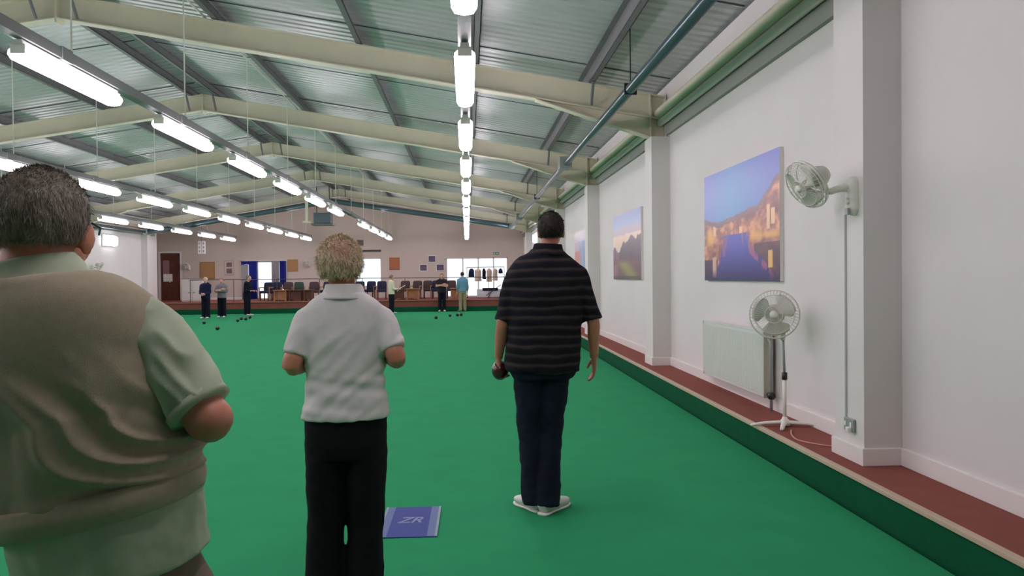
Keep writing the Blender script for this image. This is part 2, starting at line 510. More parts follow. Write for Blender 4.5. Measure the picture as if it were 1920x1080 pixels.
# ================================================================ RADIANT HEATING PIPES
def pipe_run(x, z, label, y0=YB + .2):
    t = thing('heating_pipe', label, 'pipe', (x, 0, z), 0, 'heating pipes')
    bm = B(); tube(bm, [(0, y0, 0), (0, 31.84, 0)], 0.058, 16, ref=(0, 0, 1)); obj('tube', bm, M_PIPE, t, smooth=True)
    for y in (2.8, 8.6, 14.35, 20.2, 27.1):
        bm = B()
        if y in (14.35, 27.1):
            box2(bm, (-0.13, y - 0.18, -0.10), (0.10, y + 0.18, 0.12), 0.01)
            obj('burner_box', bm, M_GREYPL, t)
        else:
            box2(bm, (-0.07, y - 0.01, -0.065), (0.07, y + 0.01, 0.065)); tube(bm, [(0, y, .06), (0, y, ztop(x) - z + 0.2)], 0.007, 6)
            obj('hanger', bm, M_DARK, t)
pipe_run(1.85, 3.57, 'long teal-grey heating pipe running along the right wall under the roof')
pipe_run(-12.9, 3.44, 'long teal-grey heating pipe running along the left wall under the roof')
YX = 32.0
t = thing('cross_pipe', 'large teal-grey pipe crossing the hall under the roof slope near the far wall', 'pipe', (XC, YX, 0))
bm = B(); tube(bm, [(1.85 - XC, 0, 3.57), (0.5 - XC, 0, 3.78), (0, 0, 4.66), (-11.8 - XC, 0, 3.6), (-12.9 - XC, 0, 3.44)], 0.11, 16, ref=(0, 1, 0)); obj('tube', bm, M_PIPE, t, smooth=True)
for x, z in ((1.85, 3.57), (-12.9, 3.44)):
    bm = B(); ell(bm, (x - XC, 0, z), (0.15, 0.15, 0.13)); obj('elbow', bm, M_GREYPL, t, smooth=True)
t = thing('extractor_unit', 'square teal extractor box hanging under the roof ridge far away', 'extractor', (u2x(606, 31), 31.3, 0))
bm = B(); box2(bm, (-.33, -.3, v2z(606, 419, 31)), (.33, .3, v2z(606, 399, 31)), 0.02); obj('casing', bm, M_PIPE, t)
bm = B(); box2(bm, (-.42, -.34, v2z(606, 421, 31) - .03), (.42, .34, v2z(606, 419, 31)), 0.01); obj('flange', bm, M_TRUNK, t)
bm = B()
for sx in (-.25, .25): tube(bm, [(sx, 0, v2z(606, 399, 31)), (sx, 0, 5.16)], 0.015, 6)
obj('hanger_rod', bm, M_DARK, t)
t = thing('ceiling_bracket', 'pale bracket post hanging beside the teal extractor box', 'bracket', (u2x(578, 31), 31, 0))
bm = B(); box2(bm, (-.05, -.05, v2z(578, 415, 31)), (.05, .05, 5.45)); obj('post', bm, M_RAFTER, t)
bm = B(); box2(bm, (-.16, -.05, v2z(578, 417, 31) - .03), (.16, .05, v2z(578, 415, 31))); obj('foot_plate', bm, M_RAFTER, t)

# ================================================================ PICTURES ON THE RIGHT WALL (printed panels)
def fbm(x, y, s=1.0): return noise.fractal(Vector((x * s, y * s, 3.7)), 1.0, 2.0, 5)
def mix(a, b, t): return tuple(a[i] + (b[i] - a[i]) * t for i in range(3))
def art_harbour(s, t):      # s: 0 left .. 1 right, t: 0 bottom .. 1 top
    n = fbm(s, t, 4)
    sky = mix((112, 122, 208), (92, 160, 214), 1 - min(1, abs(s - 0.42) * 1.6 + max(0, t - .75) * 1.2))
    land = 0.53 + 0.07 * sstep(0.15, 0.75, s) + 0.20 * sstep(0.72, 1.0, s) + 0.06 * sstep(0.25, 0.0, s) + 0.02 * fbm(s * 5, 1, 2)
    shore_l = 0.30 - 0.10 * sstep(0.4, 0.0, t); shore_r = 0.66 + 0.30 * sstep(0.36, 0.02, t)
    water = mix((52, 48, 130), (74, 88, 190), sstep(0.0, 0.36, t))
    c = sky
    if t < land: c = mix((122, 92, 108), (150, 108, 110), 0.5 + n)
    if t < land - 0.05:
        k = 0.5 + 0.9 * fbm(s * 3, t * 3, 5)
        c = mix((140, 82, 84), (236, 160, 118), max(0, min(1, k)))
        hot = max(0, 1 - ((s - .09) / .07) ** 2 - ((t - .40) / .12) ** 2) + max(0, 1 - ((s - .74) / .12) ** 2 - ((t - .37) / .06) ** 2) + max(0, 1 - ((s - .93) / .12) ** 2 - ((t - .36) / .04) ** 2)
        c = mix(c, (246, 186, 96), min(1, hot * .9))
        for sx, a, b in ((.88, .40, .60), (.17, .42, .52), (.93, .44, .56), (.55, .38, .46)):
            if abs(s - sx) < .018 and a < t < b: c = (248, 196, 150)
    if t < 0.41 and shore_l < s < shore_r: c = water
    if t < 0.41 and (shore_r - .10 < s < shore_r) and fbm(s * 8, t * 2, 4) > 0.02: c = mix(c, (206, 110, 120), .7)
    if t < 0.41 and (shore_l < s < shore_l + .07) and fbm(s * 8, t * 2, 4) > 0.0: c = mix(c, (190, 96, 130), .6)
    if t < 0.30 and s > 0.72 and s >= shore_r - .02: c = mix(c, (74, 50, 70), .75)
    if t < 0.20 and s < 0.22: c = mix((60, 44, 84), (90, 50, 80), 0.5 + n)
    if abs(s - .165) < .03 and 0.03 < t < .22: c = (214, 178, 168)
    if abs(s - .90) < .022 and 0.10 < t < .24: c = (240, 190, 110)
    if t < 0.10: c = mix(c, (44, 40, 96), (0.10 - t) / .10 * .9)
    return c
def art_sunset(s, t):
    n = fbm(s, t, 3)
    c = mix((176, 196, 214), (104, 132, 188), sstep(.62, 1, t))
    cl = .74 + .03 * n
    if t < cl + .05: c = mix(c, (188, 160, 172), .7)
    if t < cl - .06: c = mix((238, 200, 172), (232, 214, 200), .5 + n)
    hill = .46 + .16 * sstep(.25, .5, s) + .05 * fbm(s * 4, 2, 2) + .03 * math.sin(s * 22)
    if t < hill: c = mix((108, 88, 104), (86, 76, 86), .5 + n)
    if t < hill and s < .25: c = mix(c, (160, 104, 128), .6)
    g = max(0, 1 - abs(s - (.35 + (0.28 - t) * 1.5)) / .30)
    if t < .30: c = mix((118, 84, 92), (150, 146, 82), min(1, g * 1.3) * sstep(.30, .22, t))
    if t < .22 and s < .18: c = mix(c, (176, 120, 120), .6)
    if t < .05: c = mix(c, (70, 52, 74), .6)
    return c
def art_coast(s, t):
    c = mix((206, 170, 180), (196, 188, 204), sstep(.5, 1, t))
    if s + .25 * t > .55: c = mix((120, 150, 186), (150, 176, 206), .5 + fbm(s, t, 3))
    if t > .80: c = mix(c, (216, 196, 204), .8)
    if t < .60 and s < .5: c = mix((214, 120, 104), (196, 134, 140), .5 + fbm(s, t, 4))
    if t < .06: c = (140, 110, 130)
    return c
def wall_picture(y0, y1, z0, z1, art, label, nu, nv, nm):
    t = thing('wall_picture', label, 'picture', (XR, (y0 + y1) / 2, (z0 + z1) / 2), 0, 'landscape pictures on the right wall')
    W, H = y1 - y0, z1 - z0
    bm = B(); box2(bm, (-0.035, -W / 2, -H / 2), (-0.001, W / 2, H / 2)); obj('canvas_frame', bm, M_SKIRT, t)
    bm = B()
    g = [[bm.verts.new((-0.0365, W / 2 - W * i / nu, -H / 2 + H * j / nv)) for j in range(nv + 1)] for i in range(nu + 1)]
    for i in range(nu):
        for j in range(nv): bm.faces.new((g[i][j], g[i + 1][j], g[i + 1][j + 1], g[i][j + 1]))
    bm.verts.index_update()
    me = bpy.data.meshes.new('printed_image')
    bm.to_mesh(me); bm.free()
    ca = me.color_attributes.new('art', 'FLOAT_COLOR', 'POINT')
    for i, v in enumerate(me.vertices):
        c = lin(tuple(max(0, min(255, q)) for q in art(0.5 - v.co.y / W, 0.5 + v.co.z / H)))
        ca.data[i].color = (*c, 1)
    link('printed_image', me, attr_mat('print_' + nm, 0.35), t)
wall_picture(6.84, 9.06, 1.415, 2.63, art_harbour, 'large harbour-at-dusk picture with blue sky and orange lights, nearest on the right wall', 150, 90, 'harbour')
wall_picture(12.42, 14.80, 1.415, 2.60, art_sunset, 'sunset hillside picture in muted purple and green, second along the right wall', 110, 70, 'sunset')
wall_picture(18.15, 20.15, 1.415, 2.60, art_coast, 'pink and pale blue coast picture, half behind the striped-shirt man\'s shoulder', 80, 50, 'coast')

# ================================================================ RADIATOR
t = thing('radiator', 'white panel radiator on the right wall below the harbour picture', 'radiator', (XR - 0.08, 7.95, 0.30))
bm = B()
box2(bm, (-0.035, -0.92, 0.03), (-0.02, 0.92, 0.64), 0.006)
for i in range(46):
    y = -0.89 + i * 0.0395
    prism(bm, [(-0.035, y), (-0.041, y + .008), (-0.041, y + .022), (-0.035, y + .030)], 'z', 0.06, 0.61)
obj('front_panel', bm, M_WHITEMETAL, t)
bm = B(); box2(bm, (-0.02, -0.92, 0.05), (0.045, 0.92, 0.62)); obj('convector', bm, M_WHITEMETAL, t)
bm = B(); box2(bm, (-0.04, -0.94, 0.64), (0.05, 0.94, 0.652), 0.003); obj('top_grille', bm, M_WHITEMETAL, t)
for y in (-0.925, 0.915):
    bm = B(); box2(bm, (-0.04, y, 0.03), (0.05, y + 0.012, 0.65)); obj('side_panel', bm, mat('beige_enamel', (190, 184, 168), 0.45), t)
bm = B(); tube(bm, [(0.0, -1.0, -0.08), (0.0, -1.0, 0.5), (0.0, -0.99, 0.56), (0.0, -0.93, 0.58)], 0.013, 10, ref=(1, 0, 0)); obj('supply_pipe', bm, M_GREYPL, t, smooth=True)
bm = B(); tube(bm, [(0, -1.0, 0.03), (0, -1.0, 0.09)], 0.026, 12, ref=(1, 0, 0)); tube(bm, [(0, -1.02, 0.06), (0, -0.93, 0.06)], 0.018, 10, ref=(0, 0, 1)); tube(bm, [(-.03, -1.0, 0.06), (.03, -1.0, 0.06)], .022, 10); obj('valve', bm, M_DARK, t, smooth=True)

# ================================================================ FANS
M_CAGE = mat('fan_cage_wire', (222, 219, 210), 0.4)
M_BLADE = mat('fan_blade_plastic', (204, 202, 190), 0.35, coat=0.3)
def fan_head(parent, c, d, r, wires=36):
    """cage, blades, hub, motor facing along d"""
    R = Vector(d).to_track_quat('Z', 'Y').to_matrix()
    c = Vector(c)
    def P(x, y, z): return c + R @ Vector((x, y, z))
    cage = B()
    for (rr, z) in ((r, 0.0), (r * .985, .022), (r * .80, .048), (r * .35, .065), (r * .985, -.022), (r * .8, -.045)):
        pts = [P(rr * math.cos(a), rr * math.sin(a), z) for a in [2 * PI * i / 32 for i in range(33)]]
        tube(cage, pts, 0.0032 if rr < r else 0.006, 5, ref=R @ Vector((0, 0, 1)), caps=False)
    for i in range(wires):
        a = 2 * PI * i / wires
        f = [(.10, .067), (.35, .065), (.8, .048), (.985, .022), (1, 0), (.985, -.022), (.8, -.045), (.3, -.055)]
        tube(cage, [P(r * q * math.cos(a + .25 * (1 - q)), r * q * math.sin(a + .25 * (1 - q)), z) for q, z in f], 0.0013, 4, ref=R @ Vector((0, 0, 1)), caps=False)
    obj('cage', cage, M_CAGE, parent)
    bm = B(); lathe(bm, [(0.001, .074), (r * .16, .072), (r * .17, .062), (0.001, .060)], 20, Matrix.Translation(c) @ R.to_4x4()); obj('badge_disc', bm, M_WHITEPL, parent, smooth=True)
    for k in range(3):
        bm = B()
        a0 = 2 * PI * k / 3 + 0.5
        rows = []
        for i in range(9):
            q = i / 8; rad = r * (.16 + .72 * q); wdt = (.30 + .55 * math.sin(min(1, q * 1.05) * PI * .62)) * (1 - max(0, q - .8) * 1.6)
            row = []
            for j in range(7):
                w_ = (j / 6 - .5); a = a0 + w_ * wdt * 1.9 + .25 * q
                row.append(bm.verts.new(P(rad * math.cos(a), rad * math.sin(a), .018 - w_ * .055)))
            rows.append(row)
        for a, b in zip(rows, rows[1:]):
            for j in range(6): bm.faces.new((a[j], a[j + 1], b[j + 1], b[j]))
        o = obj('blade', bm, M_BLADE, parent, smooth=True)
        s = o.modifiers.new('t', 'SOLIDIFY'); s.thickness = 0.003
    bm = B(); lathe(bm, [(0.001, .050), (r * .14, .045), (r * .18, .03), (r * .18, -.01), (0.001, -.012)], 20, Matrix.Translation(c) @ R.to_4x4()); obj('hub', bm, M_BLADE, parent, smooth=True)
    bm = B(); lathe(bm, [(0.001, -.05), (r * .36, -.052), (r * .42, -.075), (r * .41, -.13), (r * .30, -.165), (0.001, -.175)], 24, Matrix.Translation(c) @ R.to_4x4()); obj('motor_housing', bm, M_BLADE, parent, smooth=True)
    return R

def wall_fan():
    t = thing('wall_fan', 'white oscillating wall fan on the nearest pilaster, above a long cable', 'fan', (XP, 5.05, 2.0), 0, 'white wall fans')
    bm = B()
    tube(bm, [(-0.005, 0, -.075), (-.005, 0, .075)], [(.055, .055), (.055, .055)], 20, ref=(1, 0, 0))
    ell(bm, (-.01, 0, .075), (.05, .055, .055)); ell(bm, (-.01, 0, -.075), (.055, .058, .06))
    me = union(bm, .006, 3); link('wall_bracket', me, M_WHITEPL, t, True)
    bm = B(); box2(bm, (-.072, -.042, -.13), (-.055, .0, -.085), .004); obj('control_panel', bm, M_GREYPL, t)
    for z in (-.02, -.05): 
        bm = B(); ell(bm, (-.064, -.025, z), (.010, .010, .010), None, 12, 8); obj('knob', bm, M_WHITEPL, t, smooth=True)
    hc = Vector((-.30, .07, .085))
    d = Vector((-.84, -.16, -.50)).normalized()
    bm = B(); tube(bm, [(-.03, 0, .055), (-.12, 0, .045), (-.18, .01, .03), Vector(hc) - d * .10 + Vector((0, 0, -.03))], [.026, .024, .022, .026], 14, ref=(0, 0, 1), k=3); obj('arm', bm, M_WHITEPL, t, smooth=True)
    fan_head(t, hc, d, 0.172)
    return t
wf = wall_fan()
# cable trunk from the fan to its socket
t = thing('cable_cover', 'thin grey cable cover running down the pilaster under the wall fan', 'cable', (XP - 0.004, 5.17, ZL + .19))
bm = B(); tube(bm, [(0, 0, .08), (0, 0, 1.48)], [(.011, .007), (.011, .007)], 8, ref=(0, 1, 0)); obj('cover', bm, mat('cable_cover_grey', (196, 196, 192), .5), t)
t = thing('wall_socket', 'pale double socket low on the nearest pilaster under the wall fan cable', 'socket', (XP, 5.12, .45))
bm = B(); box2(bm, (-.02, -.075, -.045), (0, .06, .045), .006); obj('face_plate', bm, M_GREYPL, t)
for y in (-.045, .03):
    bm = B(); box2(bm, (-.026, y - .012, -.01), (-.02, y + .012, .02), .002); obj('switch', bm, M_WHITEPL, t)
bm = B(); box2(bm, (-.05, -.06, -.04), (-.02, -.02, -.01), .005); obj('plug', bm, M_WHITEPL, t)
# copies of the wall fan far away
dup(wf, (XL + 0.02, 29.6, 1.95), 'small white wall fan on the left wall, beyond the grey-haired man\'s collar', PI)
dup(wf, (u2x(357, YF), YF - 0.02, v2z(350, 500, YF) - .05), 'small fan on the far wall just right of the brown door', -PI / 2 + PI)
dup(wf, (u2x(581, YF), YF - 0.02, v2z(575, 495, YF) - .05), 'small fan on the far wall right of the cork board beside the blue curtains', -PI / 2 + PI)

# standing fan
t = thing('pedestal_fan', 'white pedestal fan standing on the red ledge in front of the right wall', 'fan', (2.63, 6.29, ZL))
hc = Vector((-.085, 0, .935))
d = Vector((-.42, -.90, 0.02)).normalized()
fan_head(t, hc, d, 0.20, 44)
bm = B(); tube(bm, [(0, 0, .02), (0, 0, .42)], .016, 14, ref=(0, 1, 0)); obj('lower_pole', bm, M_WHITEPL, t, smooth=True)
bm = B(); tube(bm, [(0, 0, .40), (-.012, 0, .78)], .011, 12, ref=(0, 1, 0)); obj('upper_pole', bm, M_GREYPL, t, smooth=True)
bm = B(); tube(bm, [(0, 0, .39), (0, 0, .45)], .022, 14, ref=(0, 1, 0)); obj('collar', bm, M_DARK, t, smooth=True)
bm = B(); tube(bm, [(-.012, 0, .72), (-.02, .0, .80), (-.04, .05, .88), Vector(hc) - d * .10], [.018, .028, .032, .036], 14, ref=(1, 0, 0), k=3); obj('neck', bm, M_WHITEPL, t, smooth=True)
for a in (-.3, -.5 + PI / 2, -.1 + PI, -.5 + 1.5 * PI):
    L = .28 if abs(math.cos(a)) > .7 else .22
    bm = B(); tube(bm, [(0, 0, .035), (L * .6 * math.cos(a), L * .6 * math.sin(a), .028), (L * math.cos(a), L * math.sin(a), .012)], [(.024, .018), (.020, .014), (.016, .011)], 10, ref=(0, 0, 1), k=2); obj('foot', bm, M_WHITEPL, t, smooth=True)
bm = B(); lathe(bm, [(.045, .012), (.045, .04), (.026, .06), (.018, .08)], 20); obj('base_hub', bm, M_WHITEPL, t, smooth=True)
bm = B(); tube(bm, [(2.60, 6.09, ZL + .008), (2.53, 5.92, ZL + .006), (2.50, 5.72, ZL + .006), (2.60, 5.54, ZL + .006), (2.72, 5.46, ZL + .006)], .006, 8, ref=(0, 0, 1), k=4)
tag(obj('power_cord', bm, mat('pinkish_cord', (190, 140, 128), .5), smooth=True), 'thin pinkish cord lying on the red ledge in front of the pedestal fan', 'cord')

# ================================================================ BOWLS MAT
mc = (-0.36, 4.70)
t = thing('bowls_mat', 'blue rubber bowls mat with pale side strips lying on the green', 'mat', (mc[0], mc[1], 0.0), -0.01)
M_MAT = mat('blue_rubber', (44, 62, 140), 0.7, bump=.2, bscale=400)
M_MAT2 = mat('mat_strip_blue', (96, 112, 158), 0.7); M_MAT3 = mat('mat_edge_grey', (138, 154, 160), 0.7)
bm = B(); box2(bm, (-.175, -.29, 0.0), (.175, .29, .006), .002); obj('pad', bm, M_MAT, t)
for s in (-1, 1):
    bm = B(); box2(bm, (s * .115, -.286, .0061), (s * .160, .286, .0069)); obj('side_strip', bm, M_MAT2, t)
    bm = B(); box2(bm, (s * .160, -.288, .0061), (s * .1745, .288, .0072)); obj('edge_strip', bm, M_MAT3, t)
fc = bpy.data.curves.new('logo', 'FONT'); fc.body = 'ZR'; fc.size = .15; fc.shear = .35; fc.extrude = .0005; fc.offset = .003; fc.align_x = 'CENTER'; fc.align_y = 'CENTER'
fo = bpy.data.objects.new('tmp', fc); COL.objects.link(fo)
dg = bpy.context.evaluated_depsgraph_get(); dg.update()
fm = bpy.data.meshes.new_from_object(fo.evaluated_get(dg)); bpy.data.objects.remove(fo)
for v in fm.vertices: v.co.x *= .78; v.co.y *= 1.0; v.co.z += .0067
o = link('logo', fm, mat('mat_logo_pale', (128, 138, 172), .7), t); o.location = (-.005, .01, 0)

# ================================================================ BOWLS ON THE GREEN
M_BOWL = mat('black_bowl', (22, 24, 26), 0.25, coat=.4)
M_BOWLR = mat('dark_red_bowl', (70, 20, 26), 0.25, coat=.4)
bowl_me = None
def bowl(x, y, label, z=.057, m=None):
    global bowl_me
    if bowl_me is None:
        bm = B(); ell(bm, (0, 0, 0), (.062, .054, .062), None, 24, 16)
        bowl_me = bpy.data.meshes.new('lawn_bowl'); bm.to_mesh(bowl_me); bm.free()
        bowl_me.materials.append(M_BOWL); bowl_me.polygons.foreach_set('use_smooth', [True] * len(bowl_me.polygons))
    o = bpy.data.objects.new('lawn_bowl', bowl_me if m is None else bowl_me.copy()); COL.objects.link(o)
    if m: o.data.materials.clear(); o.data.materials.append(m)
    o.location = (x, y, z); o.rotation_euler = (0, 0, random.uniform(0, 3))
    return tag(o, label, 'bowl', 'bowls on the green' if m is None else None)
for (u, v, lab) in [(345, 604, 'black bowl on the green, farther of the leftmost pair'), (350, 614, 'black bowl on the green, nearer of the leftmost pair'),
                    (383, 606, 'black bowl on the green in front of the white-haired person'), (408, 617, 'black bowl lying nearest the viewer in the left head'),
                    (446, 602, 'black bowl at left of the cluster by the bending person\'s feet'), (453, 598.5, 'black bowl at the middle of the cluster by the bending person'),
                    (461, 599, 'black bowl at right of the cluster by the bending person'), (469, 596, 'black bowl just right of the bending person\'s feet'),
                    (817, 596.5, 'black bowl in front of the person with crossed arms, leftmost of four'), (843, 592.5, 'black bowl between the two persons at right'),
                    (857, 591.5, 'black bowl, left of the touching pair before the blue-shirted person'), (864, 591, 'black bowl, right of the touching pair before the blue-shirted person')]:
    hz = 520 + .0105 * (876 - u)
    y = (CAMH - .03) * F / (v - hz); x = (u - 876) * y / F
    bowl(x, y - .0577 * x, lab)

# ================================================================ PEOPLE
def V(*a): return Vector(a)
def head_shape(bm, c, R, s=1.0, det=1):
    def E(p, r, u=20, v=14): ell(bm, Vector(c) + R @ (Vector(p) * s), [q * s for q in r], R, u, v)
    E((0, -.012, .028), (.074, .094, .086), 28, 18)
    E((0, .028, -.035), (.058, .064, .072))
    E((0, .052, -.090), (.030, .028, .024))
    E((0, .070, .018), (.050, .022, .016))
    E((.030, .062, -.028), (.026, .026, .024)); E((-.030, .062, -.028), (.026, .026, .024))
    def T(pts, rad, k=2): tube(bm, [Vector(c) + R @ (Vector(p) * s) for p in pts], [(a * s, b * s) for a, b in rad], 10, ref=R @ Vector((0, 1, 0)), k=k)
    T([(0, .088, .015), (0, .104, -.020), (0, .112, -.034), (0, .096, -.044)], [(.008, .008), (.010, .010), (.014, .011), (.011, .007)])
    E((0, .092, -.062), (.024, .010, .006)); E((0, .090, -.072), (.021, .010, .006))
    for sx in (-1, 1):
        Re = R @ Matrix.Rotation(sx * -.35, 3, 'Z')
        ell(bm, Vector(c) + R @ (Vector((sx * .078, -.012, -.012)) * s), (.009 * s, .020 * s, .032 * s), Re, 14, 12)
        ell(bm, Vector(c) + R @ (Vector((sx * .076, -.006, -.036)) * s), (.008 * s, .011 * s, .012 * s), Re, 10, 8)
def hand_mesh(bm, wrist, d, n, thumb, curl=0.5, s=1.0, seg=8):
    """wrist: point, d: towards the fingers, n: out of the back of the hand, thumb: +1 if the thumb lies along d x n"""
    d = Vector(d).normalized(); n = (Vector(n) - d * Vector(n).dot(d)).normalized(); x = d.cross(n) * thumb
    W = Vector(wrist)
    def P(a, b, c): return W + (x * a + d * b + n * c) * s
    tube(bm, [P(0, -.03, 0), P(0, .005, 0), P(.002, .045, .002), P(.0, .088, 0)], [(.024 * s, .020 * s), (.028 * s, .019 * s), (.039 * s, .016 * s), (.037 * s, .013 * s)], 14, ref=n, k=3)
    for i, (off, L) in enumerate([(.029, .072), (.0105, .080), (-.009, .074), (-.027, .058)]):
        r = .0088 if i < 3 else .0078
        a = 0.0; p = [P(off, .070, 0), P(off, .088, 0)]
        q = Vector((off, .088, 0)); cc = curl * (1 + .12 * i)
        for seglen, add in ((.42, .6), (.33, .9), (.25, .6)):
            a += cc * add
            q = q + Vector((0.02 * off, math.cos(a) * L * seglen, -math.sin(a) * L * seglen)); p.append(P(*q))
        tube(bm, p, [r * s, r * 1.05 * s, r * s, r * .92 * s, r * .75 * s], seg, ref=x, k=2)
    tube(bm, [P(.020, .012, -.004), P(.044, .036, -.014), P(.052, .062, -.026), P(.046, .084, -.036)], [.014 * s, .0125 * s, .0105 * s, .008 * s], seg, ref=n, k=2)
def hair_shell(c, R, r, hairline, amp=.004, freq=40, voxel=None, off=(0, -.012, .028), u=96, v=64, curl=0.0):
    """hairline(dirn) -> 0..1: how much hair grows in that direction"""
    bm = B()
    vs = ell(bm, (0, 0, 0), (1, 1, 1), None, u, v)
    for q in vs:
        d = q.co.normalized()
        m = hairline(d)
        rr = Vector((r[0] * d.x, r[1] * d.y, r[2] * d.z))
        k = .80 + .20 * m
        nn = noise.fractal(d * freq * .1, 1.0, 2.0, 3) * amp * m
        if curl: nn += curl * m * abs(noise.noise(d * 9.0)) + curl * .5 * m * noise.noise(d * 17)
        q.co = Vector(off) + rr * k + d * nn
    for q in bm.verts: q.co = Vector(c) + R @ q.co
    return bm
def strands(bm, src, n, L, wdt, pick, fall, seed=1, lift=.35):
    """short hairs standing off the surface of src (a list of (co, normal))"""
    rnd = random.Random(seed)
    for _ in range(n):
        p, nrm = src[rnd.randrange(len(src))]
        if not pick(p): continue
        p = p + Vector((rnd.uniform(-1, 1), rnd.uniform(-1, 1), rnd.uniform(-1, 1))) * .004
        g = fall(p) + Vector((rnd.uniform(-1, 1), rnd.uniform(-1, 1), rnd.uniform(-1, 1))) * .45
        t = (g - nrm * g.dot(nrm)).normalized()
        l = L * rnd.uniform(.5, 1.2)
        side = t.cross(nrm).normalized() * wdt
        a = p - nrm * .002; b = p + t * l * .5 + nrm * l * lift * .7; e = p + t * l + nrm * l * lift * rnd.uniform(.2, 1)
        v = [bm.verts.new(q) for q in (a - side, a + side, b + side * .8, b - side * .8, e)]
        bm.faces.new((v[0], v[1], v[2], v[3])); bm.faces.new((v[3], v[2], v[4]))
def hair_material(name, c1, c2, crown=None):
    m = bpy.data.materials.new(name); m.use_nodes = True
    nt = m.node_tree; b = nt.nodes['Principled BSDF']; b.inputs['Roughness'].default_value = .6; b.inputs['Specular IOR Level'].default_value = .3
    tc = nt.nodes.new('ShaderNodeTexCoord'); mp = nt.nodes.new('ShaderNodeMapping'); mp.inputs['Scale'].default_value = (1, 1, .35)
    n = nt.nodes.new('ShaderNodeTexNoise'); n.inputs['Scale'].default_value = 70; n.inputs['Detail'].default_value = 8; n.inputs['Roughness'].default_value = .7
    r = nt.nodes.new('ShaderNodeValToRGB'); r.color_ramp.elements[0].position = .35; r.color_ramp.elements[1].position = .65
    r.color_ramp.elements[0].color = (*lin(c1), 1); r.color_ramp.elements[1].color = (*lin(c2), 1)
    bp = nt.nodes.new('ShaderNodeBump'); bp.inputs['Strength'].default_value = .6; bp.inputs['Distance'].default_value = .004
    nt.links.new(tc.outputs['Object'], mp.inputs[0]); nt.links.new(mp.outputs[0], n.inputs['Vector'])
    nt.links.new(n.outputs['Fac'], r.inputs[0]); nt.links.new(n.outputs['Fac'], bp.inputs['Height']); nt.links.new(bp.outputs[0], b.inputs['Normal'])
    if crown:
        cpos, crad, ccol = crown
        g = nt.nodes.new('ShaderNodeVectorMath'); g.operation = 'DISTANCE'; g.inputs[1].default_value = cpos
        nt.links.new(tc.outputs['Object'], g.inputs[0])
        ad = nt.nodes.new('ShaderNodeMath'); ad.operation = 'MULTIPLY_ADD'; ad.inputs[1].default_value = .08; nt.links.new(n.outputs['Fac'], ad.inputs[0]); nt.links.new(g.outputs['Value'], ad.inputs[2])
        mr = nt.nodes.new('ShaderNodeMapRange'); mr.inputs[1].default_value = crad + .04; mr.inputs[2].default_value = crad * .5 + .04; mr.clamp = True
        nt.links.new(ad.outputs[0], mr.inputs[0])
        mx = nt.nodes.new('ShaderNodeMix'); mx.data_type = 'RGBA'; mx.inputs[7].default_value = (*lin(ccol), 1)
        nt.links.new(mr.outputs[0], mx.inputs[0]); nt.links.new(r.outputs[0], mx.inputs[6]); nt.links.new(mx.outputs[2], b.inputs['Base Color'])
    else:
        nt.links.new(r.outputs[0], b.inputs['Base Color'])
    return m
def part_mesh(name, me, m, t, base):
    for v in me.vertices: v.co -= Vector(base)
    return link(name, me, m, t, True)
def part_bm(name, bm, m, t, base, smooth=True):
    me = bpy.data.meshes.new(name); bmesh.ops.recalc_face_normals(bm, faces=bm.faces); bm.to_mesh(me); bm.free()
    return part_mesh(name, me, m, t, base)
def join_meshes(a, b):
    bm = B(); bm.from_mesh(a); bm.from_mesh(b); me = bpy.data.meshes.new('body'); bm.to_mesh(me); bm.free(); return me
def shoe(bm, heel, toe, h=.075, wd=.046, zg=0.0):
    heel = Vector(heel); toe = Vector(toe); d = toe - heel; d.z = 0; L = d.length; d.normalize()
    def P(f, z): return Vector((heel.x + d.x * L * f, heel.y + d.y * L * f, zg + z))
    tube(bm, [P(-.02, .035), P(.05, .042), P(.25, .046), P(.5, .034), P(.72, .028), P(.92, .024), P(1.0, .020)],
         [(wd * .62, .030), (wd * .80, .040), (wd * .82, .044), (wd * .92, .032), (wd * 1.05, .026), (wd * .85, .021), (wd * .35, .012)], 16, ref=(0, 0, 1), power=2.6, k=3)
    tube(bm, [P(.10, .05), P(.12, .085)], [(wd * .75, .05), (wd * .7, .048)], 16, ref=d, power=2.2)
def sole(bm, heel, toe, wd=.05, zg=0.0):
    heel = Vector(heel); toe = Vector(toe); d = toe - heel; d.z = 0; L = d.length; d.normalize()
    def P(f): return Vector((heel.x + d.x * L * f, heel.y + d.y * L * f, zg + .008))
    tube(bm, [P(-.04), P(.02), P(.25), P(.5), P(.75), P(.95), P(1.02)], [(wd * .5, .008), (wd * .78, .008), (wd * .8, .008), (wd * .86, .008), (wd * 1.08, .008), (wd * .8, .008), (wd * .4, .008)], 16, ref=(0, 0, 1), power=5, k=2)
SKIN = mat('skin', (206, 150, 128), 0.5, var=.06, scale=14, sub=.12)
SKIN_RED = mat('ruddy_skin', (196, 128, 104), 0.5, var=.08, scale=14, sub=.12)
M_EYE = mat('eye_white', (230, 228, 224), .2); M_IRIS = mat('iris_dark', (50, 44, 40), .2)
def eyes(t, c, R, base, s=1.0):
    for sx in (-1, 1):
        bm = B(); ell(bm, Vector(c) + R @ (Vector((sx * .030, .0755, .0)) * s), (.0100 * s,) * 3, None, 16, 10); e = part_bm('eye', bm, M_EYE, t, base)
        bm = B(); ell(bm, Vector(c) + R @ (Vector((sx * .030, .0852, .0)) * s), (.005 * s, .003 * s, .005 * s), R, 12, 8); part_bm('iris', bm, M_IRIS, e, base)
def man_hairline(d):
    # back and sides down to the nape, front down to the forehead
    low = -.80 if d.y < -.1 else -.80 + (d.y + .1) * 1.5
    return sstep(low, low + .16, d.z)
def lerpv(a, b, t): return Vector(a) * (1 - t) + Vector(b) * t

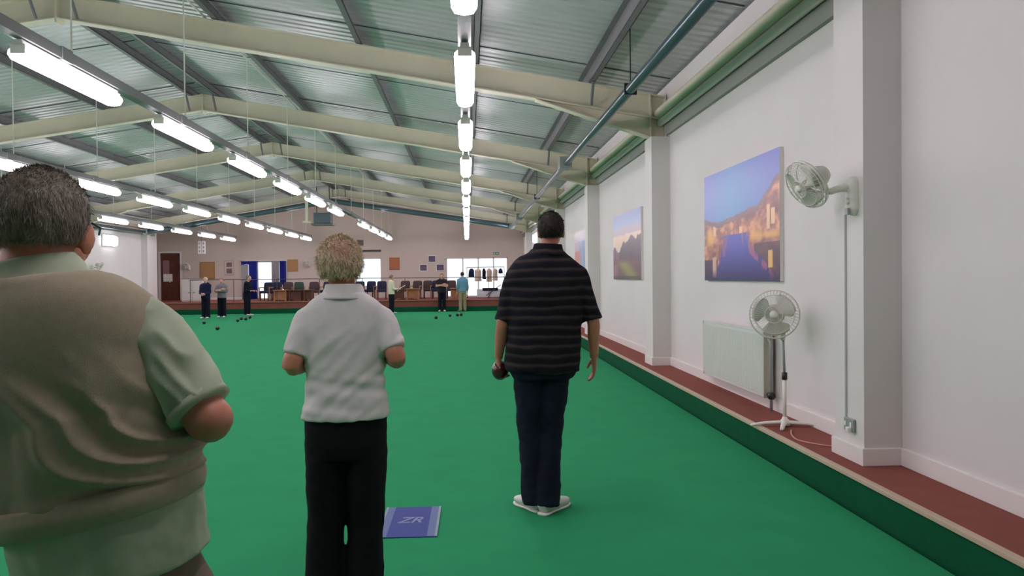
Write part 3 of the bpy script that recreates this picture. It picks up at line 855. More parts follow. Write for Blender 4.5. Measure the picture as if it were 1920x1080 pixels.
# ------------------------------------------------ the man in the vest (nearest, left)
def vest_hairline(d):
    low = -.66 if d.y < -.2 else -.66 + (d.y + .2) * 2.0
    return sstep(low, low + .14, d.z)
def man_vest():
    Y0 = 1.546
    base = V(-.70, Y0, 0)
    t = thing('person', 'grey-haired person in greige sleeveless pullover over pale green shirt, nearest at left', 'person', base)
    hip = V(-.695, Y0, .95)
    def T(p):      # the torso leans to the left by about 12 degrees
        return hip + Matrix.Rotation(-.205, 3, 'Y') @ (Vector(p))
    hc = V(-.818, Y0 + .005, 1.577)
    R = Matrix.Rotation(.10, 3, 'Z') @ Matrix.Rotation(-.10, 3, 'X')
    sh = V(-.650, Y0 - .01, 1.400); el = V(-.492, Y0 - .055, 1.218); wr = V(-.60, Y0 + .20, 1.20)
    shL = V(-1.005, Y0 + .0, 1.42); elL = V(-1.10, Y0 - .07, 1.20); wrL = V(-.96, Y0 + .20, 1.18)
    # torso rings: height above hip, half width, half depth, x offset, y offset
    TR = [(-.10, .172, .125, 0.0, 0.0), (0.02, .176, .135, 0, .0), (.12, .176, .145, .0, .012), (.25, .178, .145, -.0, .015), (.36, .182, .135, -.004, .005), (.43, .184, .122, -.008, -.005),
          (.480, .168, .110, -.01, -.01), (.520, .128, .094, -.01, -.01), (.548, .092, .080, -.008, -.009), (.58, .066, .067, -.006, -.007), (.61, .05, .055, -.006, -.005)]
    def torso(bm, z0, z1, grow=0.0, extra=None):
        rr = [q for q in TR if z0 < q[0] < z1]
        def at(z):
            for a, b in zip(TR, TR[1:]):
                if a[0] <= z <= b[0]:
                    f = (z - a[0]) / (b[0] - a[0]); return tuple(a[i] + (b[i] - a[i]) * f for i in range(5))
            return TR[0] if z < TR[0][0] else TR[-1]
        rr = [(z0, *at(z0)[1:])] + rr + [(z1, *at(z1)[1:])]
        tube(bm, [T((q[3], q[4], q[0])) for q in rr], [(q[1] + grow, q[2] + grow) for q in rr], 40, ref=(0, 1, 0), power=2.35, k=4)
    # body
    bm = B()
    torso(bm, -.03, .50, -.046)
    tube(bm, [T((-.008, -.01, .42)), T((-.008, -.01, .51)), hc + V(0, -.03, -.10), hc + V(0, -.015, -.03)], [(.08, .06), (.072, .068), (.066, .070), (.060, .068)], 20, k=3)
    head_shape(bm, hc, R, 1.05)
    for a, b, c, w_ in ((sh, el, wr, 1), (shL, elL, wrL, 1)):
        tube(bm, [a, lerpv(a, b, .5), b, lerpv(b, c, .35), c], [(.048, .048), (.044, .044), (.043, .042), (.041, .038), (.027, .022)], 18, k=3)
        ell(bm, b + V(.002, -.004, 0), (.045, .045, .043))
    for sx in (-1, 1):
        hx = -.695 + sx * .09
        tube(bm, [V(hx - sx * .015, Y0, .91), V(hx, Y0, .50), V(hx + sx * .01, Y0 + .0, .09)], [(.058, .065), (.055, .06), (.04, .045)], 18, k=3)
    me = union(bm, .0065, 3)
    hm = B()
    hand_mesh(hm, wr, V(-.6, .75, .0), V(.3, .3, .9), -1, .9); hand_mesh(hm, wrL, V(.7, .7, 0), V(-.3, .3, .9), 1, .9)
    hme = union(hm, .0032, 2)
    part_mesh('body', join_meshes(me, hme), SKIN_RED, t, base)
    eyes(t, hc, R, base)
    # hair
    bmh = hair_shell(hc, R, (.0865, .106, .100), vest_hairline, .002, 60, off=(0, -.014, .020))
    bmh.normal_update()
    src = [(v.co.copy(), v.normal.copy()) for v in bmh.verts if vest_hairline((R.transposed() @ (v.co - hc) - V(0, -.014, .022)).normalized()) > .8]
    strands(bmh, src, 9000, .017, .0006, lambda p: True, lambda p: (R @ V(0.25, -.35, -1)) if p.z < hc.z + .07 else (R @ V(.4, -1, -.3)), 3, .14)
    part_bm('hair', bmh, hair_material('grey_hair', (96, 86, 74), (150, 140, 124)), t, base)
    # spectacles
    bm = B()
    G = lambda x, y, z: hc + R @ V(x, y, z)
    for sx in (-1, 1):
        tube(bm, [G(sx * .088, -.005, .016), G(sx * .084, .05, .016), G(sx * .064, .102, .010)], .0022, 6)
        pts = [G(sx * .034 + .022 * math.cos(a), .106 - .006 * abs(math.cos(a)), .0 + .019 * math.sin(a)) for a in [2 * PI * i / 20 for i in range(21)]]
        tube(bm, pts, .0016, 6, caps=False)
    tube(bm, [G(-.010, .108, .003), G(.010, .108, .003)], .0016, 6)
    part_bm('spectacles', bm, M_DARK, t, base)
    # green shirt: body below the pullover and both sleeves
    M_SH = mat('pale_green_cotton', (176, 186, 160), .85, var=.04, scale=30, bump=.1, bscale=500, spec=.2)
    bm = B()
    torso(bm, -.034, .50, .001)
    for a, b in ((sh, el), (shL, elL)):
        s_ = 1 if a is sh else -1
        o = V(.012 * s_, 0, .0)
        tube(bm, [a + V(-.05 * s_, 0, .025), a + o, lerpv(a, b, .4) + o, lerpv(a, b, .68) + o * .4, lerpv(a, b, .90)], [(.066, .070), (.066, .070), (.064, .066), (.061, .062), (.060, .060)], 26, k=4)
    me = union(bm, .006, 4)
    def folds(p, n):
        q = p - base
        if q.z < 1.14:     # gathers above the hem
            return .006 * noise.noise(V(q.x * 20 + q.z * 9, q.y * 8, q.z * 7)) + .003 * noise.noise(q * 30)
        a = noise.noise(V((q.x * .8 + q.z * .6) * 28, q.y * 10, (q.z * .8 - q.x * .6) * 9)); b = noise.noise(V(q.x * 14 + 5, q.y * 14, q.z * 20))
        return .010 * (1 - abs(a) * 2.4) * .8 + .006 * b - .004
    displace(me, folds)
    drop_front(me, V(-.80, Y0, 0), Matrix.Identity(3), 1.37, .6)
    part_mesh('shirt', me, M_SH, t, base)
    bm = B()
    bm.free()
    for a, b in ((sh, el), (shL, elL)):
        bm = B(); tube(bm, [lerpv(a, b, .835), lerpv(a, b, .905)], [(.0625, .0625), (.0625, .0625)], 30, k=1); part_bm('sleeve_hem', bm, M_SH, t, base)
    # collar
    bm = B()
    tube(bm, [T((-.008, -.010, .525)), T((-.008, -.009, .548)), T((-.008, -.008, .568)), T((-.008, -.007, .580))], [(.116, .100), (.100, .090), (.088, .084), (.084, .082)], 36, ref=(0, 1, 0), k=2, caps=False)
    cm = bpy.data.meshes.new('collar'); bm.to_mesh(cm); bm.free(); drop_front(cm, V(-.80, Y0, 0), Matrix.Identity(3), 1.37, .6)
    o = part_mesh('collar', cm, M_SH, t, base); q = o.modifiers.new('t', 'SOLIDIFY'); q.thickness = .004; q.offset = 0
    # pullover
    M_VE = mat('greige_wool', (166, 154, 132), .95, var=.05, scale=60, bump=.14, bscale=420, spec=.15, sheen=.2)
    bm = B()
    torso(bm, .122, .538, .0145)
    me = union(bm, .0065, 4)
    Rt = Matrix.Rotation(.205, 3, 'Y')
    def vf(p, n):
        q = Rt @ (p - hip)
        if n.y > .2: return .002 * noise.noise(q * 10)
        # drag folds falling from the upper left to the lower right, levelling out near the hem
        th = .88 if q.z > .28 else .88 * max(0, (q.z - .08) / .20) ** .8
        s_ = q.x * math.cos(th) - q.z * math.sin(th); u_ = q.x * math.sin(th) + q.z * math.cos(th)
        a = noise.noise(V(u_ * 17 + 2.3, s_ * 3.0, 1.7))
        mask = sstep(.42, .26, q.z) * sstep(-.24, .0, q.x + .25 * (.30 - q.z))
        ridge = (1 - min(1, abs(a) * 3.2))
        d = (.019 * ridge + .014 * a - .008) * mask + .004 * noise.noise(q * 6)
        blouse = .012 * sstep(.11, .19, q.z) - .006 * sstep(.15, .11, q.z)
        return d + blouse
    displace(me, vf)
    drop_front(me, V(-.80, Y0, 0), Matrix.Identity(3), 1.37, .6)
    part_mesh('pullover', me, M_VE, t, base)
    bm = B(); 
    f = lambda z, g: (T((0, .004, z)), (.176 + g, .142 + g))
    tube(bm, [f(.084, 0)[0], f(.112, 0)[0], f(.140, 0)[0]], [f(0, .010)[1], f(0, .019)[1], f(0, .012)[1]], 44, power=2.35, k=3)
    part_bm('ribbed_hem', bm, M_VE, t, base)
    # trousers
    bm = B()
    tube(bm, [V(-.695, Y0, .97), V(-.695, Y0, .93), V(-.695, Y0, .87), V(-.695, Y0, .80)], [(.150, .11), (.158, .118), (.180, .135), (.172, .125)], 32, power=2.3, k=3)
    for sx in (-1, 1):
        hx = -.695 + sx * .092
        tube(bm, [V(hx, Y0, .88), V(hx, Y0 + .01, .5), V(hx + sx * .01, Y0 + .0, .06)], [(.092, .11), (.078, .085), (.066, .075)], 24, k=4)
    me = union(bm, .009, 4)
    displace(me, lambda p, n: .006 * noise.noise(V(p.x * 9, p.y * 9, p.z * 14)))
    part_mesh('trousers', me, mat('taupe_trouser_cloth', (118, 106, 92), .9, var=.05, bump=.1, bscale=400, spec=.2), t, base)
    bm = B()
    for sx in (-1, 1): shoe(bm, V(-.695 + sx * .10, Y0 - .05, 0), V(-.695 + sx * .13, Y0 + .23, 0), zg=.012)
    part_bm('shoes', bm, M_WHITEMETAL, t, base)
man_vest()

# ------------------------------------------------ generic standing builder
def fig(label, base, rz, H, hair, top, bottom, shoes, arms, legs=None, W=1.0, D=1.0, voxel=.012, skin=None, hairk=None, sleeve=.42, hem=.50, fold=.004, head=None,
        sway=0.0, collar=False, lean=0.0, detail=False, vest=None, legw=1.0, toprings=None, hairc=1.0, haircurl=0.0, hair_n=0, hairr=(.083, .104, .098), shoulder=None, foldfn=None, hemz=None, held=None, legshape=None, ntop=.872, sr=1.0):
    """local frame: x right, y forward (facing), z up. arms: {+1/-1: (elbow, wrist, hand direction, back-of-hand normal, curl)}"""
    skin = skin or SKIN
    base = Vector(base); RZ = Matrix.Rotation(rz, 3, 'Z')
    t = thing('person', label, 'person', base)
    def L(p):
        p = Vector(p); p = Vector((p.x + sway * max(0, p.z - .5 * H), p.y + lean * max(0, p.z - .5 * H), p.z))
        return base + RZ @ p
    ry = RZ @ V(0, 1, 0)
    h = H
    hc = L(head[0] if head else (0, .02, .932 * h))
    R = RZ @ (head[1] if head else Matrix.Identity(3))
    sx_, sz_ = shoulder or (.108 * h * W, .800 * h)
    TR = toprings or [(.47, .100, .070), (.52, .104, .074), (.58, .098, .068), (.64, .097, .066), (.72, .108, .070), (.77, .112, .068), (.800, .108, .064), (.830, .098, .056), (.852, .076, .048), (.870, .052, .042), (.886, .038, .038)]
    def torso(bm, z0, z1, g=0.0):
        def at(z):
            for a, b in zip(TR, TR[1:]):
                if a[0] <= z <= b[0]:
                    f = (z - a[0]) / (b[0] - a[0]); return a[1] + (b[1] - a[1]) * f, a[2] + (b[2] - a[2]) * f
            return TR[0][1:] if z < TR[0][0] else TR[-1][1:]
        zs = [z0] + [q[0] for q in TR if z0 + .004 < q[0] < z1 - .004] + [z1]
        tube(bm, [L((0, 0, z * h)) for z in zs], [(at(z)[0] * h * W + g, at(z)[1] * h * D + g) for z in zs], 36, ref=ry, power=2.35, k=4)
    lg = legs or {s: [(s * .055 * h, 0, .49 * h), (s * .055 * h, .01, .27 * h), (s * .058 * h, 0, .045 * h), (s * .075 * h, .13 * h, 0)] for s in (-1, 1)}
    bm = B()
    torso(bm, .49, .79, -.030)
    tube(bm, [L((0, 0, .74 * h)), L((0, -.01, .82 * h)), L((0, .0, .87 * h)), hc + R @ V(0, -.01, -.03)], [(.07, .055), (.060, .050), (.054, .056), (.054, .062)], 18, ref=ry, k=3)
    head_shape(bm, hc, R, h / 1.75 if h < 1.7 else 1.0)
    for s, (e, w_, hd, hn, cu) in arms.items():
        a = V(s * (sx_ - .012), 0, sz_ - .012)
        tube(bm, [L(a), L(lerpv(a, e, .5)), L(e), L(lerpv(e, w_, .35)), L(w_)], [(.046, .046), (.043, .043), (.040, .040), (.039, .037), (.027, .022)], 16, ref=ry, k=3)
    for s, q in lg.items():
        tube(bm, [L(q[0]), L(q[1]), L(q[2])], [(.075, .08), (.052, .055), (.036, .04)], 16, ref=ry, k=3)
    me = union(bm, voxel, 3)
    hm = B()
    for s, (e, w_, hd, hn, cu) in arms.items():
        hand_mesh(hm, L(w_), RZ @ Vector(hd), RZ @ Vector(hn), s if False else -s, cu)
    hme = union(hm, min(.0045, voxel * .6), 2)
    part_mesh('body', join_meshes(me, hme), skin, t, base)
    eyes(t, hc, R, base, h / 1.75 if h < 1.7 else 1.0)
    hs = (h / 1.75 if h < 1.7 else 1.0) * hairc
    hl = hairk or man_hairline
    bmh = hair_shell(hc, R, tuple(q * hs for q in hairr), hl, .004, 60, off=(0, -.014 * hs, .022 * hs), curl=haircurl, u=96 if detail else 32, v=64 if detail else 20)
    if hair_n:
        bmh.normal_update()
        src = [(v.co.copy(), v.normal.copy()) for v in bmh.verts if hl((R.transposed() @ (v.co - hc) - V(0, -.014 * hs, .022 * hs)).normalized()) > .8]
        strands(bmh, src, hair_n, .016 if not haircurl else .022, .0008, lambda p: True, lambda p: (R @ V(0.1, -.3, -1)) if p.z < hc.z + .06 else (R @ V(.3, -1, -.3)), 5, .35 if not haircurl else .6)
    part_bm('hair', bmh, hair, t, base)
    # top
    bm = B()
    torso(bm, hem, ntop, .010)
    for s, (e, w_, hd, hn, cu) in arms.items():
        a = V(s * sx_, 0, sz_); i = V(s * (sx_ - .05), 0, sz_ + .018)
        full = sleeve > 1
        pts = [i, a, lerpv(a, e, .5), lerpv(a, e, min(1, sleeve))]
        rad = [(.054, .060), (.056, .060), (.055, .058), (.056, .056)]
        if full:
            pts += [lerpv(e, w_, .5 * (sleeve - 1) / .9), lerpv(e, w_, sleeve - 1)]; rad = rad[:3] + [(.052, .052), (.048, .048), (.040, .038)]
        k_ = W if W > 1 else 1
        tube(bm, [L(p) for p in pts], [(x * k_ * sr, y * k_ * sr) for x, y in rad], 22, ref=ry, k=3)
    me = union(bm, voxel, 4)
    displace(me, foldfn or (lambda p, n: fold * noise.noise(V(p.x * 8, p.y * 8, p.z * 12)) * 1.5 + fold * noise.noise(V(p.x * 22 + p.z * 10, p.y * 10, p.z * 9))))
    drop_front(me, L((0, 0, 0)) * 1.0, RZ.transposed(), .875 * h - .11, .62)
    part_mesh('top', me, top, t, base)
    if collar:
        bm = B()
        cz = [(ntop - .018, .070, .058), (ntop - .004, .055, .052), (ntop + .012, .048, .048), (ntop + .020, .046, .047)]
        tube(bm, [L((0, 0, z * h)) for z, a, b in cz], [((a * h) + .004, (b * h) + .004) for z, a, b in cz], 32, ref=ry, k=2, caps=False)
        cm = bpy.data.meshes.new('collar'); bm.to_mesh(cm); bm.free(); drop_front(cm, L((0, 0, 0)) * 1.0, RZ.transposed(), .875 * h - .11, .62)
        o = part_mesh('collar', cm, top, t, base); q_ = o.modifiers.new('t', 'SOLIDIFY'); q_.thickness = .004; q_.offset = 0
    # trousers
    bm = B()
    wa, wb = TR[1][1] * h * W - .003, TR[1][2] * h * D - .003
    tube(bm, [L((0, 0, z * h)) for z in (.572, .53, .49, .455)], [(wa, wb), (wa, wb), (wa * .98, wb), (wa * .82, wb * .9)], 32, ref=ry, power=2.3, k=3)
    lw = legshape or [(.088, .098), (.078, .084), (.074, .080)]
    for s, q in lg.items():
        p0, p1, p2 = Vector(q[0]), Vector(q[1]), Vector(q[2])
        tube(bm, [L(p0 + V(0, 0, .01)), L(lerpv(p0, p1, .5)), L(p1), L(lerpv(p1, p2, .55)), L((p2.x, p2.y, .045 + p2.z - .045 * h if p2.z > .1 * h else .05))],
             [(lw[0][0] * legw, lw[0][1] * legw), ((lw[0][0] + lw[1][0]) / 2 * legw, (lw[0][1] + lw[1][1]) / 2 * legw), (lw[1][0] * legw, lw[1][1] * legw), ((lw[1][0] + lw[2][0]) / 2 * legw, (lw[1][1] + lw[2][1]) / 2 * legw), (lw[2][0] * legw, lw[2][1] * legw)], 22, ref=ry, k=3)
    me = union(bm, voxel, 4)
    displace(me, lambda p, n: fold * 1.2 * noise.noise(V(p.x * 10, p.y * 10, p.z * 9)) + fold * .8 * noise.noise(V(p.x * 20, p.y * 20, p.z * 26)))
    part_mesh('trousers', me, bottom, t, base)
    for s, q in lg.items():
        heel = L((q[2][0] - (q[3][0] - q[2][0]) * .25, q[2][1] - (q[3][1] - q[2][1]) * .25, 0)); toe = L((q[3][0], q[3][1], 0))
        bm = B(); shoe(bm, heel, toe, zg=.010); sh_ = part_bm('shoe', bm, shoes, t, base)
        if detail:
            bm = B(); sole(bm, heel, toe); part_bm('sole', bm, M_WHITEPL, sh_, base)
    return t, L, hc, R

# ---- woman in the white polo shirt
M_POLO = mat('white_polo_cotton', (212, 208, 206), .9, var=.03, scale=40, bump=.1, bscale=600, spec=.2)
M_BLACKTR = mat('black_trouser_cloth', (17, 17, 22), .85, bump=.08, bscale=500, spec=.2)
H = 1.62
def wfold(p, n):
    x, z = p.x + .52, p.z
    d = 0.0
    # soft drag lines from the waist towards the right shoulder blade, and rolls above the hem
    u_ = (z - 1.05) - .9 * (x + .02)
    d += .007 * noise.noise(V(u_ * 24, (x + z) * 4, 2.2)) * sstep(1.34, 1.2, z)
    d += .008 * noise.noise(V(x * 5, 4.4, z * 30 + 2 * x)) * sstep(1.13, 1.07, z) * sstep(.9, .95, z)
    d += .004 * noise.noise(V(p.x * 14, p.y * 10, p.z * 14))
    return d
def woman_hair(d):
    low = -.80 if d.y < .1 else -.80 + (d.y - .1) * 1.6
    return sstep(low, low + .16, d.z)
crown_pos = (.02, -.09, 1.60)
fig('blonde-grey-haired person in white polo shirt and black trousers, standing beside the blue mat', (-.515, 3.28, 0), 0.0, H,
    hair_material('blonde_grey_hair', (160, 136, 104), (238, 222, 190), ((.012, -.10, 1.60), .075, (206, 172, 148))), M_POLO, M_BLACKTR, M_WHITEMETAL,
    {1: (V(.222, -.07, 1.150), V(.15, .19, 1.13), V(-.6, .8, 0), V(.2, .2, 1), .9), -1: (V(-.210, -.07, 1.125), V(-.13, .19, 1.12), V(.6, .8, 0), V(-.2, .2, 1), .9)},
    legs={1: [(.080, 0, .80), (.074, .02, .44), (.060, 0, .07), (.085, .20, 0)], -1: [(-.080, 0, .80), (-.094, .02, .44), (-.105, 0, .07), (-.12, .20, 0)]},
    voxel=.0085, skin=SKIN_RED, sleeve=.80, hem=.555, detail=True, collar=True, hairk=woman_hair, hairr=(.097, .106, .106), haircurl=.010, hair_n=6000,
    head=[(-.018, .01, 1.528), Matrix.Rotation(.05, 3, 'Z') @ Matrix.Rotation(-.05, 3, 'X')], shoulder=(.152, 1.315), foldfn=wfold, ntop=.880,
    toprings=[(.52, .104, .078), (.56, .106, .080), (.60, .101, .074), (.64, .094, .068), (.70, .096, .068), (.76, .104, .066), (.80, .108, .062), (.832, .102, .056), (.856, .084, .050), (.872, .062, .046), (.888, .044, .043), (.90, .038, .040)],
    legshape=[(.092, .105), (.076, .088), (.086, .092)])

# ---- man in the striped shirt
def striped():
    m = bpy.data.materials.new('dark_striped_cotton'); m.use_nodes = True
    nt = m.node_tree; b = nt.nodes['Principled BSDF']; b.inputs['Roughness'].default_value = .9; b.inputs['Specular IOR Level'].default_value = .15
    tc = nt.nodes.new('ShaderNodeTexCoord'); sp = nt.nodes.new('ShaderNodeSeparateXYZ'); nt.links.new(tc.outputs['Object'], sp.inputs[0])
    nz = nt.nodes.new('ShaderNodeTexNoise'); nz.inputs['Scale'].default_value = 5; nt.links.new(tc.outputs['Object'], nz.inputs['Vector'])
    ma = nt.nodes.new('ShaderNodeMath'); ma.operation = 'MULTIPLY_ADD'; ma.inputs[1].default_value = .035; nt.links.new(nz.outputs['Fac'], ma.inputs[0]); nt.links.new(sp.outputs['Z'], ma.inputs[2])
    mu = nt.nodes.new('ShaderNodeMath'); mu.operation = 'MULTIPLY'; mu.inputs[1].default_value = 1 / .058; nt.links.new(ma.outputs[0], mu.inputs[0])
    fr = nt.nodes.new('ShaderNodeMath'); fr.operation = 'FRACT'; nt.links.new(mu.outputs[0], fr.inputs[0])
    r = nt.nodes.new('ShaderNodeValToRGB'); e = r.color_ramp.elements
    e[0].position = 0; e[0].color = (*lin((22, 22, 30)), 1); e[1].position = 1; e[1].color = (*lin((22, 22, 30)), 1)
    for p, c in ((.30, (32, 28, 34)), (.46, (56, 50, 50)), (.60, (60, 54, 54)), (.74, (30, 28, 32)), (.86, (20, 23, 30))):
        q = r.color_ramp.elements.new(p); q.color = (*lin(c), 1)
    nt.links.new(fr.outputs[0], r.inputs[0]); nt.links.new(r.outputs[0], b.inputs['Base Color'])
    return m
M_STR = striped()
H = 1.86
t, L, hc, R = fig('dark-haired person in dark striped shirt and jeans, walking away near the right ledge', (.465, 4.83, 0), 0.0, H,
    hair_material('dark_brown_hair', (24, 18, 16), (48, 36, 30)), M_STR, mat('dark_denim', (24, 28, 46), .85, var=.25, scale=5, bump=.1, bscale=500, spec=.2), M_WHITEMETAL,
    {1: (V(.305, -.02, 1.20), V(.335, .05, .955), V(.0, .25, -1), V(1, 0, -.1), .35), -1: (V(-.262, -.02, 1.20), V(-.275, .06, .96), V(.12, .25, -1), V(-1, 0, 0), .75)},
    legs={1: [(.080, 0, .90), (.040, .02, .48), (.020, -.03, .085), (.165, .16, 0)], -1: [(-.090, 0, .90), (-.075, .02, .48), (-.055, .03, .085), (-.155, .21, 0)]},
    voxel=.009, skin=SKIN_RED, sleeve=.985, hem=.478, detail=True, collar=True, W=1.06, D=1.1, hair_n=3500, sway=.055, fold=.006,
    head=[(.018, .02, 1.765), Matrix.Rotation(-.12, 3, 'Z')], shoulder=(.200, 1.49), ntop=.885,
    toprings=[(.47, .117, .082), (.52, .116, .082), (.58, .113, .078), (.64, .115, .076), (.72, .119, .074), (.775, .122, .070), (.808, .118, .064), (.835, .104, .058), (.858, .082, .050), (.876, .058, .045), (.895, .042, .042), (.91, .037, .038)],
    legshape=[(.098, .115), (.082, .092), (.078, .085)])
hb = bowl(.465 - .262, 4.83 + .09, 'dark red bowl held in the left hand of the striped-shirt man', .885, M_BOWLR)
hb['category'] = 'bowl'

# ---- the players at the far end
fair = hair_material('pale_hair', (206, 186, 140), (232, 220, 190)); greyh = hair_material('mid_grey_hair', (90, 80, 74), (140, 128, 120)); darkh = hair_material('dark_hair', (40, 32, 30), (70, 58, 52))
NAVY = mat('navy_jersey', (30, 34, 66), .9, spec=.2); NAVYD = mat('dark_navy_cloth', (20, 22, 38), .9, spec=.2); GREYSH = mat('grey_shirt', (120, 120, 128), .9)
LBLUE = mat('light_blue_shirt', (104, 150, 176), .9); BEIGE = mat('beige_trouser_cloth', (158, 146, 112), .9); CREAMJ = mat('cream_jumper', (214, 212, 188), .9)
BLK = mat('black_jersey', (28, 24, 34), .9)
front_clasp = {1: (V(.20, .05, 1.03), V(.05, .20, .98), V(-1, .1, -.2), V(0, 1, .3), .6), -1: (V(-.20, .05, 1.03), V(-.05, .20, .96), V(1, .1, -.2), V(0, 1, .3), .6)}
cross = {1: (V(.235, .06, 1.10), V(-.05, .19, 1.18), V(-1, .1, .1), V(0, 1, .2), .4), -1: (V(-.235, .06, 1.10), V(.05, .22, 1.13), V(1, .1, .1), V(0, 1, .2), .4)}
down = {1: (V(.23, -.02, 1.08), V(.24, .05, .84), V(0, .2, -1), V(1, 0, 0), .4), -1: (V(-.23, -.02, 1.08), V(-.24, .05, .84), V(0, .2, -1), V(-1, 0, 0), .4)}
hold = {1: (V(.20, .02, 1.03), V(.12, .27, 1.02), V(-.3, 1, .1), V(.5, 0, 1), .9), -1: (V(-.20, .02, 1.03), V(-.12, .27, 1.02), V(.3, 1, .1), V(-.5, 0, 1), .9)}
LAST = []
def far(label, u, v, rz, H, **k):
    hz = 520 + .0105 * (876 - u); y = CAMH * F / (v - hz); y -= .0577 * (u - 876) * y / F
    LAST[:] = fig(label, (u2x(u, y), min(y, 33.8), 0), rz, H, voxel=.014, **k)
    return LAST
def sc_arms(a, s): return {k: tuple([q[0] * s, q[1] * s] + list(q[2:])) for k, q in a.items()}
far('pale-haired person in navy jersey, hands clasped in front, leftmost of the far players', 387, 597.5, PI - .2, 1.60, hair=fair, top=NAVY, bottom=NAVYD, shoes=M_WHITEMETAL, arms=sc_arms(front_clasp, .97), sleeve=1.85)
far('person in grey shirt with hands near the chest, second from left of far players', 417, 595.5, PI, 1.55, hair=greyh, top=GREYSH, bottom=NAVYD, shoes=M_WHITEMETAL, arms=sc_arms(cross, .94), sleeve=1.7)
far('person in dark navy clothes leaning forward, in front of the far blue curtains', 464, 592, -PI / 2 - .3, 1.66, hair=greyh, top=NAVYD, bottom=NAVYD, shoes=M_WHITEMETAL, arms=hold, sleeve=1.8, lean=.12)
pd = far('far person in cream jumper and dark trousers, holding a pale stick', 734, 588, -PI / 2 + .4, 1.62, hair=greyh, top=CREAMJ, bottom=NAVYD, shoes=M_WHITEMETAL, arms=hold, sleeve=1.85)
bm = B(); tube(bm, [LAST[1]((.10, .22, .93)), LAST[1]((.09, .36, 1.06)), LAST[1]((.06, .58, 1.17))], .014, 8)
tag(obj('scoring_stick', bm, M_WHITEPL), 'short pale stick held by the person in the cream jumper', 'stick')
far('far person in black jersey with bare arms crossed, before the brown chairs', 829, 583.5, PI, 1.66, hair=darkh, top=BLK, bottom=NAVYD, shoes=M_WHITEMETAL, arms=cross, sleeve=.6, W=1.1)
far('person in light blue shirt and beige trousers in front of the right-hand bright windows', 867, 583.5, .3, 1.72, hair=darkh, top=LBLUE, bottom=BEIGE, shoes=mat('beige_shoe', (196, 182, 150), .6), arms=down, sleeve=1.7)

# ================================================================ THE FAR PLATFORM
YR = YG + .30
t = thing('handrail', 'thin dark handrail with slim posts along the front of the far platform', 'railing', (XC, YR, ZP))
x0, x1 = XL + 1.9, XR - .05
bm = B(); tube(bm, [(x0 - XC, 0, .985), (x1 - XC, 0, .985)], .016, 8, ref=(0, 0, 1)); obj('top_rail', bm, mat('rail_bronze', (84, 76, 72), .4, metal=.5), t, smooth=True)
n = 9
for i in range(n):
    x = x0 + (x1 - x0) * i / (n - 1) - XC
    bm = B(); box2(bm, (x - .012, -.012, 0), (x + .012, .012, .98)); obj('post', bm, MATS['rail_bronze'], t)

M_SEATN = mat('navy_upholstery', (34, 36, 62), .9); M_SEATB = mat('brown_upholstery', (74, 58, 60), .9); M_SEATG = mat('green_upholstery', (52, 74, 66), .9); M_WOOD = mat('tan_wood', (158, 112, 74), .55, var=.15, scale=8); M_WOODD = mat('dark_wood', (88, 52, 36), .5, var=.15, scale=8)
def chair(m, label):
    t = thing('armchair', label, 'chair', (0, 0, ZP), 0, 'upholstered armchairs on the far platform')
    bm = B(); box2(bm, (-.21, -.25, .34), (.21, .20, .46), .03); obj('seat', bm, m, t, smooth=True)
    bm = B(); tube(bm, [(0, .22, .42), (0, .25, .60), (0, .29, .80), (0, .30, .84)], [(.21, .05), (.225, .055), (.21, .05), (.15, .03)], 20, power=3.5, k=3); obj('backrest', bm, m, t, smooth=True)
    for s in (-1, 1):
        bm = B(); box2(bm, (s * .215, -.24, .58), (s * .255, .24, .62), .01); box2(bm, (s * .222, -.22, .02), (s * .25, -.17, .58)); obj('armrest', bm, M_WOOD, t)
        for y in (-.2, .2):
            bm = B(); box2(bm, (s * .18 - .02, y - .02, 0), (s * .18 + .02, y + .02, .35)); obj('leg', bm, M_WOODD, t)
    return t
def restyle(t, m):
    for c in t.children:
        if c.name.split('.')[0] in ('seat', 'backrest'):
            c.data = c.data.copy(); c.data.materials[0] = m
protos = {}
cs = [(500, 'N', 36.6, 'navy armchair below the right end of the bright curtained doors'), (519, 'N', 36.2, 'navy armchair, second right of the bright curtained doors'), (540, 'B', 36.8, 'brown-navy armchair below the cork board right of the blue curtain'),
      (562, 'G', 36.2, 'dark green armchair left of the white-polo woman\'s shoulder'), (590, 'B', 36.5, 'brown armchair touching the left outline of the white-polo woman'), (612, 'N', 36.9, 'navy armchair behind the white-polo woman\'s neck, left side'),
      (673, 'N', 36.3, 'navy armchair below the middle window, left one'), (694, 'N', 36.6, 'navy armchair below the middle window, middle one'), (716, 'N', 36.3, 'navy armchair below the middle window, right one, beside the cream jumper'),
      (760, 'B', 36.8, 'brown armchair just right of the person in the cream jumper'), (780, 'B', 36.3, 'brown armchair below the left one of the three small photographs'), (803, 'B', 36.6, 'brown armchair left of the person with crossed arms'), (818, 'N', 37.2, 'dark armchair directly behind the person with crossed arms'),
      (846, 'B', 36.6, 'brown armchair between the crossed-arms person and the blue-shirted one')]
for i_, (u, c, y, lab) in enumerate(cs):
    m = {'N': M_SEATN, 'B': M_SEATB, 'G': M_SEATG}[c]
    y = 36.05 + .62 * (i_ % 2) + random.uniform(-.03, .03); loc = (u2x(u, y), y, ZP); rz = random.uniform(-.25, .25)
    if c not in protos:
        protos[c] = chair(m, lab); protos[c].location = loc; protos[c].rotation_euler = (0, 0, rz)
    else: dup(protos[c], loc, lab, rz)
